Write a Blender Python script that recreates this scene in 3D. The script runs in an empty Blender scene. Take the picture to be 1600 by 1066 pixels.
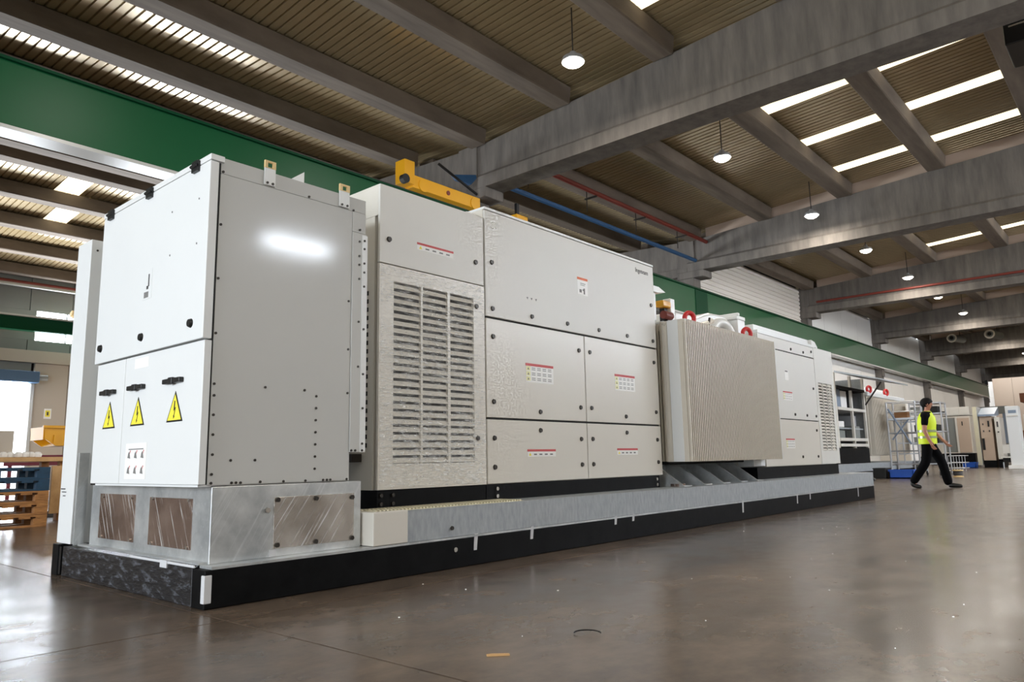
import bpy, bmesh, math, random
from mathutils import Vector, Matrix

random.seed(7)
sc = bpy.context.scene
COL = sc.collection
R = math.radians

# ------------------------------------------------------------------ camera
def make_camera():
    yaw, pit, rol = R(41.15), R(9.1), R(-1.085)
    f = Vector((math.cos(yaw)*math.cos(pit), math.sin(yaw)*math.cos(pit), math.sin(pit)))
    r = f.cross(Vector((0, 0, 1))).normalized()
    u = r.cross(f)
    r2 = math.cos(rol)*r + math.sin(rol)*u
    u2 = -math.sin(rol)*r + math.cos(rol)*u
    cd = bpy.data.cameras.new('camera')
    cd.sensor_width = 36.0
    cd.lens = 36.0*1162.0/1600.0
    cd.clip_end = 400
    cam = bpy.data.objects.new('camera', cd)
    m = Matrix((r2, u2, -f)).transposed().to_4x4()
    m.translation = Vector((-1.8476, -3.6493, 0.70))
    cam.matrix_world = m
    COL.objects.link(cam)
    sc.camera = cam
make_camera()

# ------------------------------------------------------------------ world, daylight, exposure
w = bpy.data.worlds.new('daylight')
sc.world = w
w.use_nodes = True
w.node_tree.nodes['Background'].inputs[0].default_value = (0.86, 0.93, 1.0, 1)
w.node_tree.nodes['Background'].inputs[1].default_value = 3.2

def area(name, loc, rot, sx, sy, energy, color):
    d = bpy.data.lights.new(name, 'AREA')
    d.shape = 'RECTANGLE'; d.size = sx; d.size_y = sy
    d.energy = energy; d.color = color
    o = bpy.data.objects.new(name, d)
    o.location = loc; o.rotation_euler = rot
    COL.objects.link(o)
    return o
# daylight entering through the open gates of the hall
area('gate_daylight', (-13.6, 1.0, 2.7), (0, R(-90), 0), 5.0, 9.0, 1250, (0.84, 0.92, 1.0))
area('rear_gate_daylight', (3.0, 25.5, 1.9), (R(-90), 0, 0), 6.6, 3.5, 2200, (0.86, 0.93, 1.0))
area('second_rear_gate_daylight', (10.9, 25.5, 2.25), (R(-90), 0, 0), 4.2, 4.1, 1900, (0.86, 0.93, 1.0))

sc.view_settings.view_transform = 'Standard'
sc.view_settings.look = 'None'
sc.view_settings.exposure = 0.4
sc.view_settings.gamma = 1.0
sc.view_settings.use_curve_mapping = False
LAMP_W = 95.0
SKY_E = 1.05

# ------------------------------------------------------------------ materials
MATS = {}
def lin(c):
    return tuple((v/255/12.92 if v/255 <= 0.04045 else ((v/255+0.055)/1.055)**2.4) for v in c)

def mat(name, rgb, rough=0.5, metal=0.0, var=0.0, vscale=4.0, rgb2=None, bump=0.0, bscale=40.0,
        stretch=None, rvar=0.0, emit=None, estr=0.0, coat=0.0, spec=None, contrast=None):
    if name in MATS:
        return MATS[name]
    m = bpy.data.materials.new(name)
    m.use_nodes = True
    nt = m.node_tree
    b = nt.nodes['Principled BSDF']
    c = lin(rgb)
    b.inputs['Base Color'].default_value = (*c, 1)
    b.inputs['Roughness'].default_value = rough
    b.inputs['Metallic'].default_value = metal
    if coat: b.inputs['Coat Weight'].default_value = coat
    if spec is not None: b.inputs['Specular IOR Level'].default_value = spec
    if emit:
        b.inputs['Emission Color'].default_value = (*lin(emit), 1)
        b.inputs['Emission Strength'].default_value = estr
    if var or bump or rvar or rgb2:
        tc = nt.nodes.new('ShaderNodeNewGeometry')
        mp = nt.nodes.new('ShaderNodeMapping')
        nt.links.new(tc.outputs['Position'], mp.inputs[0])
        if stretch: mp.inputs['Scale'].default_value = stretch
        if var or rgb2 or rvar:
            nz = nt.nodes.new('ShaderNodeTexNoise')
            nz.inputs['Scale'].default_value = vscale
            nz.inputs['Detail'].default_value = 5
            nz.inputs['Roughness'].default_value = 0.6
            nt.links.new(mp.outputs[0], nz.inputs['Vector'])
            if var or rgb2:
                cr = nt.nodes.new('ShaderNodeValToRGB')
                lo, hi = contrast or (0.3, 0.7)
                cr.color_ramp.elements[0].position = lo
                cr.color_ramp.elements[1].position = hi
                c2 = lin(rgb2) if rgb2 else tuple(v*(1-var) for v in c)
                cr.color_ramp.elements[0].color = (*c2, 1)
                cr.color_ramp.elements[1].color = (*(c if rgb2 else tuple(min(1, v*(1+var*0.5)) for v in c)), 1)
                nt.links.new(nz.outputs['Fac'], cr.inputs[0])
                nt.links.new(cr.outputs[0], b.inputs['Base Color'])
            if rvar:
                mr = nt.nodes.new('ShaderNodeMapRange')
                mr.inputs[1].default_value = 0.3; mr.inputs[2].default_value = 0.7
                mr.inputs[3].default_value = rough-rvar; mr.inputs[4].default_value = rough+rvar
                nt.links.new(nz.outputs['Fac'], mr.inputs[0])
                nt.links.new(mr.outputs[0], b.inputs['Roughness'])
        if bump:
            n2 = nt.nodes.new('ShaderNodeTexNoise')
            n2.inputs['Scale'].default_value = bscale
            n2.inputs['Detail'].default_value = 3
            nt.links.new(mp.outputs[0], n2.inputs['Vector'])
            bp = nt.nodes.new('ShaderNodeBump')
            bp.inputs['Strength'].default_value = bump
            bp.inputs['Distance'].default_value = 0.02
            nt.links.new(n2.outputs['Fac'], bp.inputs['Height'])
            nt.links.new(bp.outputs[0], b.inputs['Normal'])
    MATS[name] = m
    return m

def floor_material():
    m = bpy.data.materials.new('polished_concrete')
    m.use_nodes = True
    nt = m.node_tree; N = nt.nodes.new; L = nt.links.new
    b = nt.nodes['Principled BSDF']
    geo = N('ShaderNodeNewGeometry')
    def noise(scale, detail, rough, sc_=(1, 1, 1)):
        mp = N('ShaderNodeMapping'); mp.inputs['Scale'].default_value = sc_
        L(geo.outputs['Position'], mp.inputs[0])
        nz = N('ShaderNodeTexNoise'); nz.inputs['Scale'].default_value = scale; nz.inputs['Detail'].default_value = detail; nz.inputs['Roughness'].default_value = rough
        L(mp.outputs[0], nz.inputs['Vector'])
        return nz
    big = noise(0.55, 4, 0.55); mid = noise(3.2, 8, 0.66, (1, 1.4, 1))
    mx = N('ShaderNodeMix'); mx.inputs[0].default_value = 0.5
    L(big.outputs['Fac'], mx.inputs[2]); L(mid.outputs['Fac'], mx.inputs[3])
    cr = N('ShaderNodeValToRGB')
    e = cr.color_ramp.elements
    e[0].position = 0.36; e[0].color = (*lin((74, 64, 56)), 1)
    e[1].position = 0.66; e[1].color = (*lin((117, 101, 87)), 1)
    L(mx.outputs[0], cr.inputs[0]); L(cr.outputs[0], b.inputs['Base Color'])
    mr = N('ShaderNodeMapRange')
    mr.inputs[1].default_value = 0.35; mr.inputs[2].default_value = 0.68; mr.inputs[3].default_value = 0.19; mr.inputs[4].default_value = 0.27
    L(mid.outputs['Fac'], mr.inputs[0]); L(mr.outputs[0], b.inputs['Roughness'])
    b.inputs['Specular IOR Level'].default_value = 0.14
    return m
M_floor = floor_material()

def scuffed(name, c1, c2, rough, metal, amount, ang, xface=False):
    """metal sheet with thin pale diagonal scuffs"""
    m = bpy.data.materials.new(name)
    m.use_nodes = True
    nt = m.node_tree; N = nt.nodes.new; L = nt.links.new
    b = nt.nodes['Principled BSDF']
    geo = N('ShaderNodeNewGeometry')
    def noise(scale, detail, rough_, sc_, rot):
        mp = N('ShaderNodeMapping'); mp.vector_type = 'TEXTURE'
        mp.inputs['Scale'].default_value = sc_; mp.inputs['Rotation'].default_value = rot
        L(geo.outputs['Position'], mp.inputs[0])
        nz = N('ShaderNodeTexNoise'); nz.inputs['Scale'].default_value = scale; nz.inputs['Detail'].default_value = detail; nz.inputs['Roughness'].default_value = rough_
        L(mp.outputs[0], nz.inputs['Vector'])
        return nz
    base = noise(4.0, 5, 0.6, (1, 1, 1), (0, 0, 0))
    scr = noise(9.0, 3, 0.55, (0.12, 0.12, 4.0), (R(ang), 0, 0) if xface else (0, R(ang), 0))
    cr = N('ShaderNodeValToRGB'); e = cr.color_ramp.elements
    e[0].position = 0.35; e[0].color = (*lin(c2), 1); e[1].position = 0.65; e[1].color = (*lin(c1), 1)
    L(base.outputs['Fac'], cr.inputs[0])
    fac = N('ShaderNodeMapRange'); fac.inputs[1].default_value = 0.58; fac.inputs[2].default_value = 0.70; fac.inputs[3].default_value = 0.0; fac.inputs[4].default_value = amount
    L(scr.outputs['Fac'], fac.inputs[0])
    mx = N('ShaderNodeMix'); mx.data_type = 'RGBA'
    L(fac.outputs[0], mx.inputs[0]); L(cr.outputs[0], mx.inputs[6]); mx.inputs[7].default_value = (0.75, 0.77, 0.79, 1)
    L(mx.outputs[2], b.inputs['Base Color'])
    mm = N('ShaderNodeMapRange'); mm.inputs[3].default_value = metal; mm.inputs[4].default_value = metal*0.3
    L(fac.outputs[0], mm.inputs[0]); L(mm.outputs[0], b.inputs['Metallic'])
    b.inputs['Roughness'].default_value = rough
    MATS[name] = m
    return m
M_joint = mat('joint_filler', (40, 34, 30), 0.8)
M_conc = mat('grey_concrete', (118, 111, 104), 0.85, rgb2=(88, 83, 78), vscale=1.6, bump=0.15, bscale=18, stretch=(3, 3, 0.5))
M_purlin = mat('purlin_concrete', (122, 109, 95), 0.85, rgb2=(84, 73, 62), vscale=1.2, bump=0.12, bscale=14, stretch=(0.4, 3, 1))
M_sheet = mat('beige_roof_sheet', (176, 157, 122), 0.22, metal=0.35, var=0.06, vscale=0.3)
M_closure = mat('pale_closure_sheet', (190, 168, 150), 0.6)
M_sky = mat('translucent_skylight', (250, 245, 225), 0.5, emit=(255, 242, 208), estr=SKY_E)
M_green = mat('green_enamel', (6, 72, 38), 0.40, var=0.08, vscale=0.7, spec=0.2)
M_green2 = mat('dark_green_enamel', (2, 56, 32), 0.5, spec=0.1)
M_flange = mat('pale_flange_paint', (176, 176, 170), 0.22)
M_wall = mat('white_wall_panel', (238, 235, 230), 0.6, var=0.03, vscale=0.6)
M_wallrib = mat('ribbed_wall_panel', (222, 214, 204), 0.6)
M_wallgrey = mat('grey_wall_cladding', (128, 130, 126), 0.7, var=0.06, vscale=0.6)
M_wallbeige = mat('beige_wall_panel', (188, 178, 164), 0.7)
M_white = mat('white_powder_coat', (226, 227, 226), 0.32, var=0.015, vscale=2)
M_cream = mat('light_grey_powder_coat', (217, 212, 202), 0.32, var=0.02, vscale=1.5)
M_matt = mat('pale_grey_powder_coat', (218, 216, 210), 0.42, var=0.02, vscale=1.5)
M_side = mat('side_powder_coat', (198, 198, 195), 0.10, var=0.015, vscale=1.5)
M_black = mat('black_plastic', (16, 16, 17), 0.4)
M_blacksteel = mat('black_painted_steel', (9, 9, 10), 0.45, rgb2=(20, 20, 21), vscale=7, bump=0.03, bscale=25, spec=0.08)
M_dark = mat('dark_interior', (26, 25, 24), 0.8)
M_galv = scuffed('galvanized_steel', (214, 216, 216), (172, 176, 178), 0.30, 0.62, 0.35, 30)
M_galvrail = mat('galvanized_rail', (172, 176, 178), 0.5, metal=0.2, rgb2=(146, 151, 155), vscale=9, stretch=(4, 4, 1.2))
M_plate = scuffed('bare_steel_plate', (206, 201, 195), (158, 150, 142), 0.24, 0.75, 0.75, 35)
M_copper = scuffed('scuffed_mirror_plate', (198, 176, 164), (150, 126, 114), 0.14, 0.85, 0.85, -28, True)
M_screw = mat('dark_screw', (52, 47, 42), 0.4, metal=0.4)
M_chrome = mat('bright_bolt', (190, 186, 180), 0.25, metal=0.9)
M_tan = mat('tan_lug_paint', (226, 196, 140), 0.5)
M_yel = mat('warning_yellow', (243, 226, 66), 0.5)
M_yelpaint = mat('yellow_crane_paint', (222, 160, 16), 0.4)
M_red = mat('red_paint', (190, 30, 30), 0.4)
M_redprint = mat('red_print', (196, 62, 62), 0.5)
M_orangeprint = mat('orange_print', (232, 112, 60), 0.5)
M_paper = mat('label_white', (240, 238, 234), 0.4)
M_palelab = mat('label_pale_yellow', (236, 232, 170), 0.4)
M_ink = mat('label_ink', (120, 118, 116), 0.6)
M_inkdark = mat('dark_print', (58, 56, 56), 0.6)
M_blue = mat('blue_plastic', (12, 84, 190), 0.4)
M_bluepaint = mat('blue_cable_duct', (44, 84, 124), 0.5)
M_redpipe = mat('red_brown_pipe', (118, 46, 34), 0.5)
M_wood = mat('pallet_wood', (178, 124, 70), 0.75, rgb2=(128, 84, 44), vscale=9, stretch=(1, 8, 8))
M_woodlight = mat('plywood', (206, 164, 112), 0.7, rgb2=(180, 138, 88), vscale=6)
M_bluewood = mat('blue_pallet_paint', (30, 66, 92), 0.7, rgb2=(24, 48, 66), vscale=6)
M_alu = mat('aluminium_tube', (196, 198, 202), 0.32, metal=0.7)
M_tape = mat('clear_tape', (206, 206, 208), 0.25)
M_fin = mat('radiator_paint', (216, 208, 194), 0.4)
M_lampglow = mat('lamp_glow', (255, 250, 240), 0.5, emit=(255, 244, 226), estr=12)
M_bluegrey = mat('blue_grey_steel', (128, 142, 160), 0.4)
M_hdr = mat('blue_roller_box', (70, 98, 128), 0.5)
M_skin = mat('skin', (176, 122, 98), 0.55)
M_hair = mat('black_hair', (9, 7, 7), 0.7, spec=0.2)
M_cloth = mat('black_cloth', (7, 7, 9), 0.9, spec=0.1)
M_vest = mat('hi_vis_yellow', (206, 226, 20), 0.6, emit=(190, 220, 10), estr=0.0)
M_reflect = mat('silver_reflective_tape', (150, 160, 120), 0.3, metal=0.2)
M_glasspane = mat('daylit_window_pane', (230, 238, 245), 0.3, emit=(236, 244, 255), estr=38.0)
M_blackrubber = mat('black_rubber', (14, 14, 14), 0.6)
M_orange = mat('orange_part', (220, 120, 50), 0.5)
M_brown = mat('cardboard', (140, 98, 62), 0.8)
M_brownpanel = mat('brown_panel', (112, 66, 40), 0.7)
M_wallpink = mat('end_wall_panel', (190, 168, 148), 0.7)

def film_material():
    m = bpy.data.materials.new('stretch_film')
    m.use_nodes = True
    nt = m.node_tree
    for n in list(nt.nodes): nt.nodes.remove(n)
    N = nt.nodes.new; L = nt.links.new
    out = N('ShaderNodeOutputMaterial'); mix = N('ShaderNodeMixShader'); tr = N('ShaderNodeBsdfTransparent')
    gl = N('ShaderNodeBsdfPrincipled')
    gl.inputs['Base Color'].default_value = (0.97, 0.98, 0.98, 1)
    gl.inputs['Roughness'].default_value = 0.12
    geo = N('ShaderNodeNewGeometry')
    def noise(scale, rot, sc_, detail):
        mp = N('ShaderNodeMapping'); mp.inputs['Scale'].default_value = sc_; mp.inputs['Rotation'].default_value = (0, R(rot), 0)
        L(geo.outputs['Position'], mp.inputs[0])
        nz = N('ShaderNodeTexNoise'); nz.inputs['Scale'].default_value = scale; nz.inputs['Detail'].default_value = detail; nz.inputs['Roughness'].default_value = 0.65
        L(mp.outputs[0], nz.inputs['Vector'])
        return nz
    fine = noise(3.0, 12, (5, 1, 26), 7)
    cross = noise(3.0, -70, (6, 1, 22), 6)
    patch = noise(2.2, 0, (1, 1, 1.6), 3)
    def rng(n, a, b, c, d):
        mr = N('ShaderNodeMapRange'); mr.inputs[1].default_value = a; mr.inputs[2].default_value = b; mr.inputs[3].default_value = c; mr.inputs[4].default_value = d
        L(n.outputs['Fac'], mr.inputs[0]); return mr
    a = rng(fine, 0.45, 0.72, 0.10, 0.75); b = rng(cross, 0.50, 0.74, 0.0, 0.55); c = rng(patch, 0.35, 0.65, 0.35, 1.0)  # white streaks: film wrinkles, with their glints put into the mix
    mx = N('ShaderNodeMath'); mx.operation = 'MAXIMUM'; L(a.outputs[0], mx.inputs[0]); L(b.outputs[0], mx.inputs[1])
    mu = N('ShaderNodeMath'); mu.operation = 'MULTIPLY'; L(mx.outputs[0], mu.inputs[0]); L(c.outputs[0], mu.inputs[1])
    ad = N('ShaderNodeMath'); ad.operation = 'ADD'; L(fine.outputs['Fac'], ad.inputs[0]); L(cross.outputs['Fac'], ad.inputs[1])
    bp = N('ShaderNodeBump'); bp.inputs['Strength'].default_value = 0.35; bp.inputs['Distance'].default_value = 0.02
    L(ad.outputs[0], bp.inputs['Height']); L(bp.outputs[0], gl.inputs['Normal'])
    L(mu.outputs[0], mix.inputs[0]); L(tr.outputs[0], mix.inputs[1]); L(gl.outputs[0], mix.inputs[2]); L(mix.outputs[0], out.inputs[0])
    return m
M_film = film_material()

def wrap_material():
    """black painted steel behind scuffed stretch film: pale streaks that belong to the film"""
    m = bpy.data.materials.new('film_wrapped_black_steel')
    m.use_nodes = True
    nt = m.node_tree
    b = nt.nodes['Principled BSDF']
    geo = nt.nodes.new('ShaderNodeNewGeometry')
    mp = nt.nodes.new('ShaderNodeMapping')
    mp.inputs['Scale'].default_value = (1, 3.0, 9.0)
    mp.inputs['Rotation'].default_value = (R(35), 0, 0)
    nt.links.new(geo.outputs['Position'], mp.inputs[0])
    nz = nt.nodes.new('ShaderNodeTexNoise')
    nz.inputs['Scale'].default_value = 3.2; nz.inputs['Detail'].default_value = 9; nz.inputs['Roughness'].default_value = 0.68
    nt.links.new(mp.outputs[0], nz.inputs['Vector'])
    cr = nt.nodes.new('ShaderNodeValToRGB')
    cr.color_ramp.elements[0].position = 0.50; cr.color_ramp.elements[0].color = (0.012, 0.012, 0.014, 1)
    cr.color_ramp.elements[1].position = 0.76; cr.color_ramp.elements[1].color = (0.13, 0.14, 0.16, 1)
    nt.links.new(nz.outputs['Fac'], cr.inputs[0])
    nt.links.new(cr.outputs[0], b.inputs['Base Color'])
    b.inputs['Roughness'].default_value = 0.25
    bp = nt.nodes.new('ShaderNodeBump'); bp.inputs['Strength'].default_value = 0.35; bp.inputs['Distance'].default_value = 0.02
    nt.links.new(nz.outputs['Fac'], bp.inputs['Height']); nt.links.new(bp.outputs[0], b.inputs['Normal'])
    return m
M_wrap = wrap_material()

# ------------------------------------------------------------------ mesh helpers
WL = {}          # world location of every object (no root is rotated unless stated)

class MB:
    def __init__(self):
        self.v = []; self.f = []; self.mi = []
    def add(self, vs, fs, m=0):
        o = len(self.v)
        self.v += [tuple(p) for p in vs]
        for q in fs:
            self.f.append(tuple(i+o for i in q)); self.mi.append(m)
        return self
    def box(self, x0, x1, y0, y1, z0, z1, m=0):
        vs = [(x0,y0,z0),(x1,y0,z0),(x1,y1,z0),(x0,y1,z0),(x0,y0,z1),(x1,y0,z1),(x1,y1,z1),(x0,y1,z1)]
        return self.add(vs, [(0,3,2,1),(4,5,6,7),(0,1,5,4),(1,2,6,5),(2,3,7,6),(3,0,4,7)], m)
    def prism(self, pts, axis, a0, a1, m=0):
        """extrude a polygon; pts are in the two other axes in order (y,z)/(x,z)/(x,y)"""
        n = len(pts)
        def P(p, a):
            return (a, p[0], p[1]) if axis == 0 else ((p[0], a, p[1]) if axis == 1 else (p[0], p[1], a))
        vs = [P(p, a0) for p in pts] + [P(p, a1) for p in pts]
        fs = [tuple(range(n)), tuple(range(2*n-1, n-1, -1))]
        fs += [(i, n+i, n+(i+1) % n, (i+1) % n) for i in range(n)]
        return self.add(vs, fs, m)
    def tube(self, p0, p1, r0, r1=None, n=12, m=0, cap=True):
        r1 = r0 if r1 is None else r1
        p0 = Vector(p0); p1 = Vector(p1); d = (p1-p0).normalized()
        a = d.orthogonal().normalized(); b = d.cross(a)
        vs = [p0+(a*math.cos(2*math.pi*i/n)+b*math.sin(2*math.pi*i/n))*r0 for i in range(n)]
        vs += [p1+(a*math.cos(2*math.pi*i/n)+b*math.sin(2*math.pi*i/n))*r1 for i in range(n)]
        fs = [(i, (i+1) % n, n+(i+1) % n, n+i) for i in range(n)]
        if cap: fs += [tuple(range(n-1, -1, -1)), tuple(range(n, 2*n))]
        return self.add(vs, fs, m)
    def path(self, pts, r, n=8, m=0):
        for i in range(len(pts)-1):
            self.tube(pts[i], pts[i+1], r if not isinstance(r, (list, tuple)) else r[i], r if not isinstance(r, (list, tuple)) else r[i+1], n, m)
        return self
    def torus(self, c, axis, R0, r0, n=24, k=10, m=0, a0=0.0, a1=2*math.pi):
        c = Vector(c); ax = Vector(axis).normalized(); u = ax.orthogonal().normalized(); v = ax.cross(u)
        full = abs(a1-a0-2*math.pi) < 1e-6
        steps = n if full else n+1
        vs = []
        for i in range(steps):
            t = a0+(a1-a0)*i/n
            d = u*math.cos(t)+v*math.sin(t)
            for j in range(k):
                s = 2*math.pi*j/k
                vs.append(c+d*(R0+r0*math.cos(s))+ax*(r0*math.sin(s)))
        fs = []
        for i in range(n):
            i2 = (i+1) % steps
            for j in range(k):
                fs.append((i*k+j, i2*k+j, i2*k+(j+1) % k, i*k+(j+1) % k))
        return self.add(vs, fs, m)
    def lathe(self, c, prof, n=24, m=0):
        c = Vector(c); k = len(prof)
        vs = [(c.x+r*math.cos(2*math.pi*i/n), c.y+r*math.sin(2*math.pi*i/n), c.z+z) for i in range(n) for r, z in prof]
        fs = [(i*k+j, ((i+1) % n)*k+j, ((i+1) % n)*k+j+1, i*k+j+1) for i in range(n) for j in range(k-1)]
        return self.add(vs, fs, m)
    def mesh(self, name, mats, centre):
        me = bpy.data.meshes.new(name)
        me.from_pydata([(p[0]-centre[0], p[1]-centre[1], p[2]-centre[2]) for p in self.v], [], self.f)
        for mm in mats: me.materials.append(mm)
        if len(mats) > 1:
            me.polygons.foreach_set('material_index', self.mi)
        bm = bmesh.new(); bm.from_mesh(me)
        bmesh.ops.recalc_face_normals(bm, faces=bm.faces)
        bm.to_mesh(me); bm.free()
        me.update()
        return me
    def build(self, name, mats, parent=None, bevel=0.0, smooth=False, seg=2):
        if not isinstance(mats, (list, tuple)): mats = [mats]
        lo = [min(p[i] for p in self.v) for i in range(3)]
        hi = [max(p[i] for p in self.v) for i in range(3)]
        c = [(lo[0]+hi[0])/2, (lo[1]+hi[1])/2, lo[2] if parent is None else (lo[2]+hi[2])/2]
        me = self.mesh(name, mats, c)
        if smooth:
            me.polygons.foreach_set('use_smooth', [True]*len(me.polygons))
            try: me.set_sharp_from_angle(angle=R(40))
            except Exception: pass
        o = place(name, me, c, parent)
        if bevel:
            b = o.modifiers.new('bevel', 'BEVEL'); b.width = bevel; b.segments = seg; b.limit_method = 'ANGLE'
        return o

def place(name, me, loc, parent=None, rot=None):
    o = bpy.data.objects.new(name, me)
    COL.objects.link(o)
    if parent is not None:
        o.parent = parent
        p = WL[parent.name]
        o.location = (loc[0]-p[0], loc[1]-p[1], loc[2]-p[2])
    else:
        o.location = loc
    if rot: o.rotation_euler = rot
    WL[o.name] = tuple(loc)
    return o

def tag(o, label=None, cat=None, group=None, kind=None):
    if label: o['label'] = label
    if cat: o['category'] = cat
    if group: o['group'] = group
    if kind: o['kind'] = kind
    return o

def thing(name, label, cat, loc, group=None):
    o = place(name, None, loc)
    return tag(o, label, cat, group)

def struct(name, loc=(0, 0, 0)):
    return tag(place(name, None, loc), kind='structure')

def BOX(name, mats, parent, x0, x1, y0, y1, z0, z1, bevel=0.0):
    return MB().box(x0, x1, y0, y1, z0, z1).build(name, mats, parent, bevel)

# ================================================================== THE HALL
BX = [9.57+9.95*k for k in range(-2, 7)]          # cross-beam lines
XW0, XW1 = -14.0, 74.0                            # front and end walls
def zt(y):                                        # underside of the purlins = top of the cross beams
    if y < -2.2: return 8.10-(-2.2-y)*0.062
    if y < 7.0: return 7.53+(7.0-y)*0.062
    if y < 15.6: return 7.53+(y-7.0)*0.051
    return 7.97-(y-15.6)*0.070
PH = 0.34

# floor: slabs with open joints
floor = struct('floor')
def build_floor():
    MB().box(XW0-1, XW1+1, -13, 27, -0.2, -0.012).build('joint_bed', M_joint, floor)
    xs = [-15.0, -10.05, -0.05, 9.95, 19.95, 29.95, 45.0, 75.0]
    ys = [-13.0, -10.31, -0.31, 9.69, 19.69, 27.0]
    g = 0.005
    for i in range(len(xs)-1):
        for j in range(len(ys)-1):
            MB().box(xs[i]+g, xs[i+1]-g, ys[j]+g, ys[j+1]-g, -0.15, 0.0).build('floor_slab', M_floor, floor)
build_floor()

# ceiling: beams, purlins, corrugated sheets, skylights
ceiling = struct('ceiling')
def corrugated(x0, x1, y0, y1, z0, z1, pitch=0.155, d=0.035):
    b = MB(); n = int(round((x1-x0)/pitch)); p = (x1-x0)/n
    prof = []
    for i in range(n):
        a = x0+i*p
        prof += [(a, 0), (a+0.74*p, 0), (a+0.80*p, d), (a+0.94*p, d)]
    prof.append((x1, 0))
    k = len(prof)
    vs = [(x, y0, z0+h) for x, h in prof]+[(x, y1, z1+h) for x, h in prof]
    fs = [(i, i+1, k+i+1, k+i) for i in range(k-1)]
    # a thin outer skin above, so that the sheet has thickness and is light-tight
    vs2 = [(x0, y0, z0+d+0.03), (x1, y0, z0+d+0.03), (x1, y1, z1+d+0.03), (x0, y1, z1+d+0.03)]
    b.add(vs, fs); b.add(vs2, [(0, 1, 2, 3)])
    return b

PUR_MAIN = [7.0, 4.7, 2.4, 0.1, -2.2, -4.5, -6.8, -9.1, -11.4]
PUR_REAR = [7.0, 9.2, 11.4, 13.3, 15.1, 16.1, 18.3, 20.6, 22.9, 25.2]
SKYW = 0.45
def build_roof():
    def strips(lines, bays, sky):
        for k in bays:
            xa, xb = BX[k], BX[k+1]
            for a, b in zip(lines[:-1], lines[1:]):
                ya, yb = max(a, b), min(a, b)
                za, zb = zt(ya)+PH, zt(yb)+PH
                sk = sky(k, ya, yb)
                cuts = [xa]
                for s in sk: cuts += [s, s+sky.w]
                cuts.append(xb)
                for i in range(0, len(cuts)-1):
                    c = corrugated(cuts[i], cuts[i+1], ya, yb, za, zb)
                    if i % 2 == 0: c.build('roof_sheet', M_sheet, ceiling)
                    else: c.build('skylight', M_sky, ceiling)
    def sky_main(k, ya, yb):
        if -2.3 < yb and ya < 2.5: return [BX[k]+3.62+2.32*i for i in range(3)]
        if -7 < yb and ya < -2.1: return [BX[k]+3.62+2.32*i for i in range(3)]
        return []
    sky_main.w = SKYW
    def sky_rear(k, ya, yb):
        if k > 1: return []
        if 16.0 < yb and ya < 18.4: return [BX[k]+(2.6 if k != 1 else 1.05), BX[k]+(5.3 if k != 1 else 4.85)]
        if 18.2 < yb and ya < 20.7: return [BX[k]+5.3]
        return []
    sky_rear.w = 0.62
    strips(PUR_MAIN+[-12.4], range(0, 8), sky_main)
    strips(PUR_REAR+[26.2], range(0, 5), sky_rear)
    # purlins
    def purlin(y, xa, xb):
        z = zt(y)-0.03
        MB().prism([(y-0.21, z), (y+0.21, z), (y+0.25, z+PH), (y-0.25, z+PH)], 0, xa+0.22, xb-0.22).build('purlin', M_purlin, ceiling, bevel=0.02, seg=1)
    for k in range(0, 8):
        for y in PUR_MAIN: purlin(y, BX[k], BX[k+1])
    for k in range(0, 5):
        for y in PUR_REAR[1:]: purlin(y, BX[k], BX[k+1])
    # cross beams: an I-section whose top follows the roof
    for k, x in enumerate(BX):
        zb = 6.52
        b = MB()
        b.prism([(-12.0, zb+0.3), (7.3, zb+0.3), (7.3, zt(7.0)), (7.0, zt(7.0)), (-2.2, zt(-2.2)), (-12.0, zt(-12.0))], 0, x-0.20, x+0.20)
        b.prism([(-12.0, zb), (7.3, zb), (7.3, zb+0.26), (-12.0, zb+0.26)], 0, x-0.28, x+0.28)
        b.prism([(x-0.28, zb+0.26), (x+0.28, zb+0.26), (x+0.20, zb+0.34), (x-0.20, zb+0.34)], 1, -12.0, 7.3)
        b.build('roof_beam', M_conc, ceiling)
        if k <= 5:
            b = MB()
            b.prism([(7.31, 6.45), (26.0, 6.45), (26.0, zt(26.0)), (15.6, zt(15.6)), (7.31, zt(7.0))], 0, x-0.20, x+0.20)
            b.prism([(7.31, 6.40), (26.0, 6.40), (26.0, 6.66), (7.31, 6.66)], 0, x-0.28, x+0.28)
            b.build('roof_beam', M_conc, ceiling)
        if 2 < k:
            # pale closure sheet between the beam and the roof, seen between the purlins
            b = MB().prism([(-12.0, zt(-12.0)-0.02), (-2.2, zt(-2.2)-0.02), (6.7, zt(6.7)-0.02), (6.7, zt(6.7)+PH), (-2.2, zt(-2.2)+PH), (-12.0, zt(-12.0)+PH)], 0, x-0.06, x-0.03)
            b.build('closure_sheet', M_closure, ceiling)
build_roof()

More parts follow.
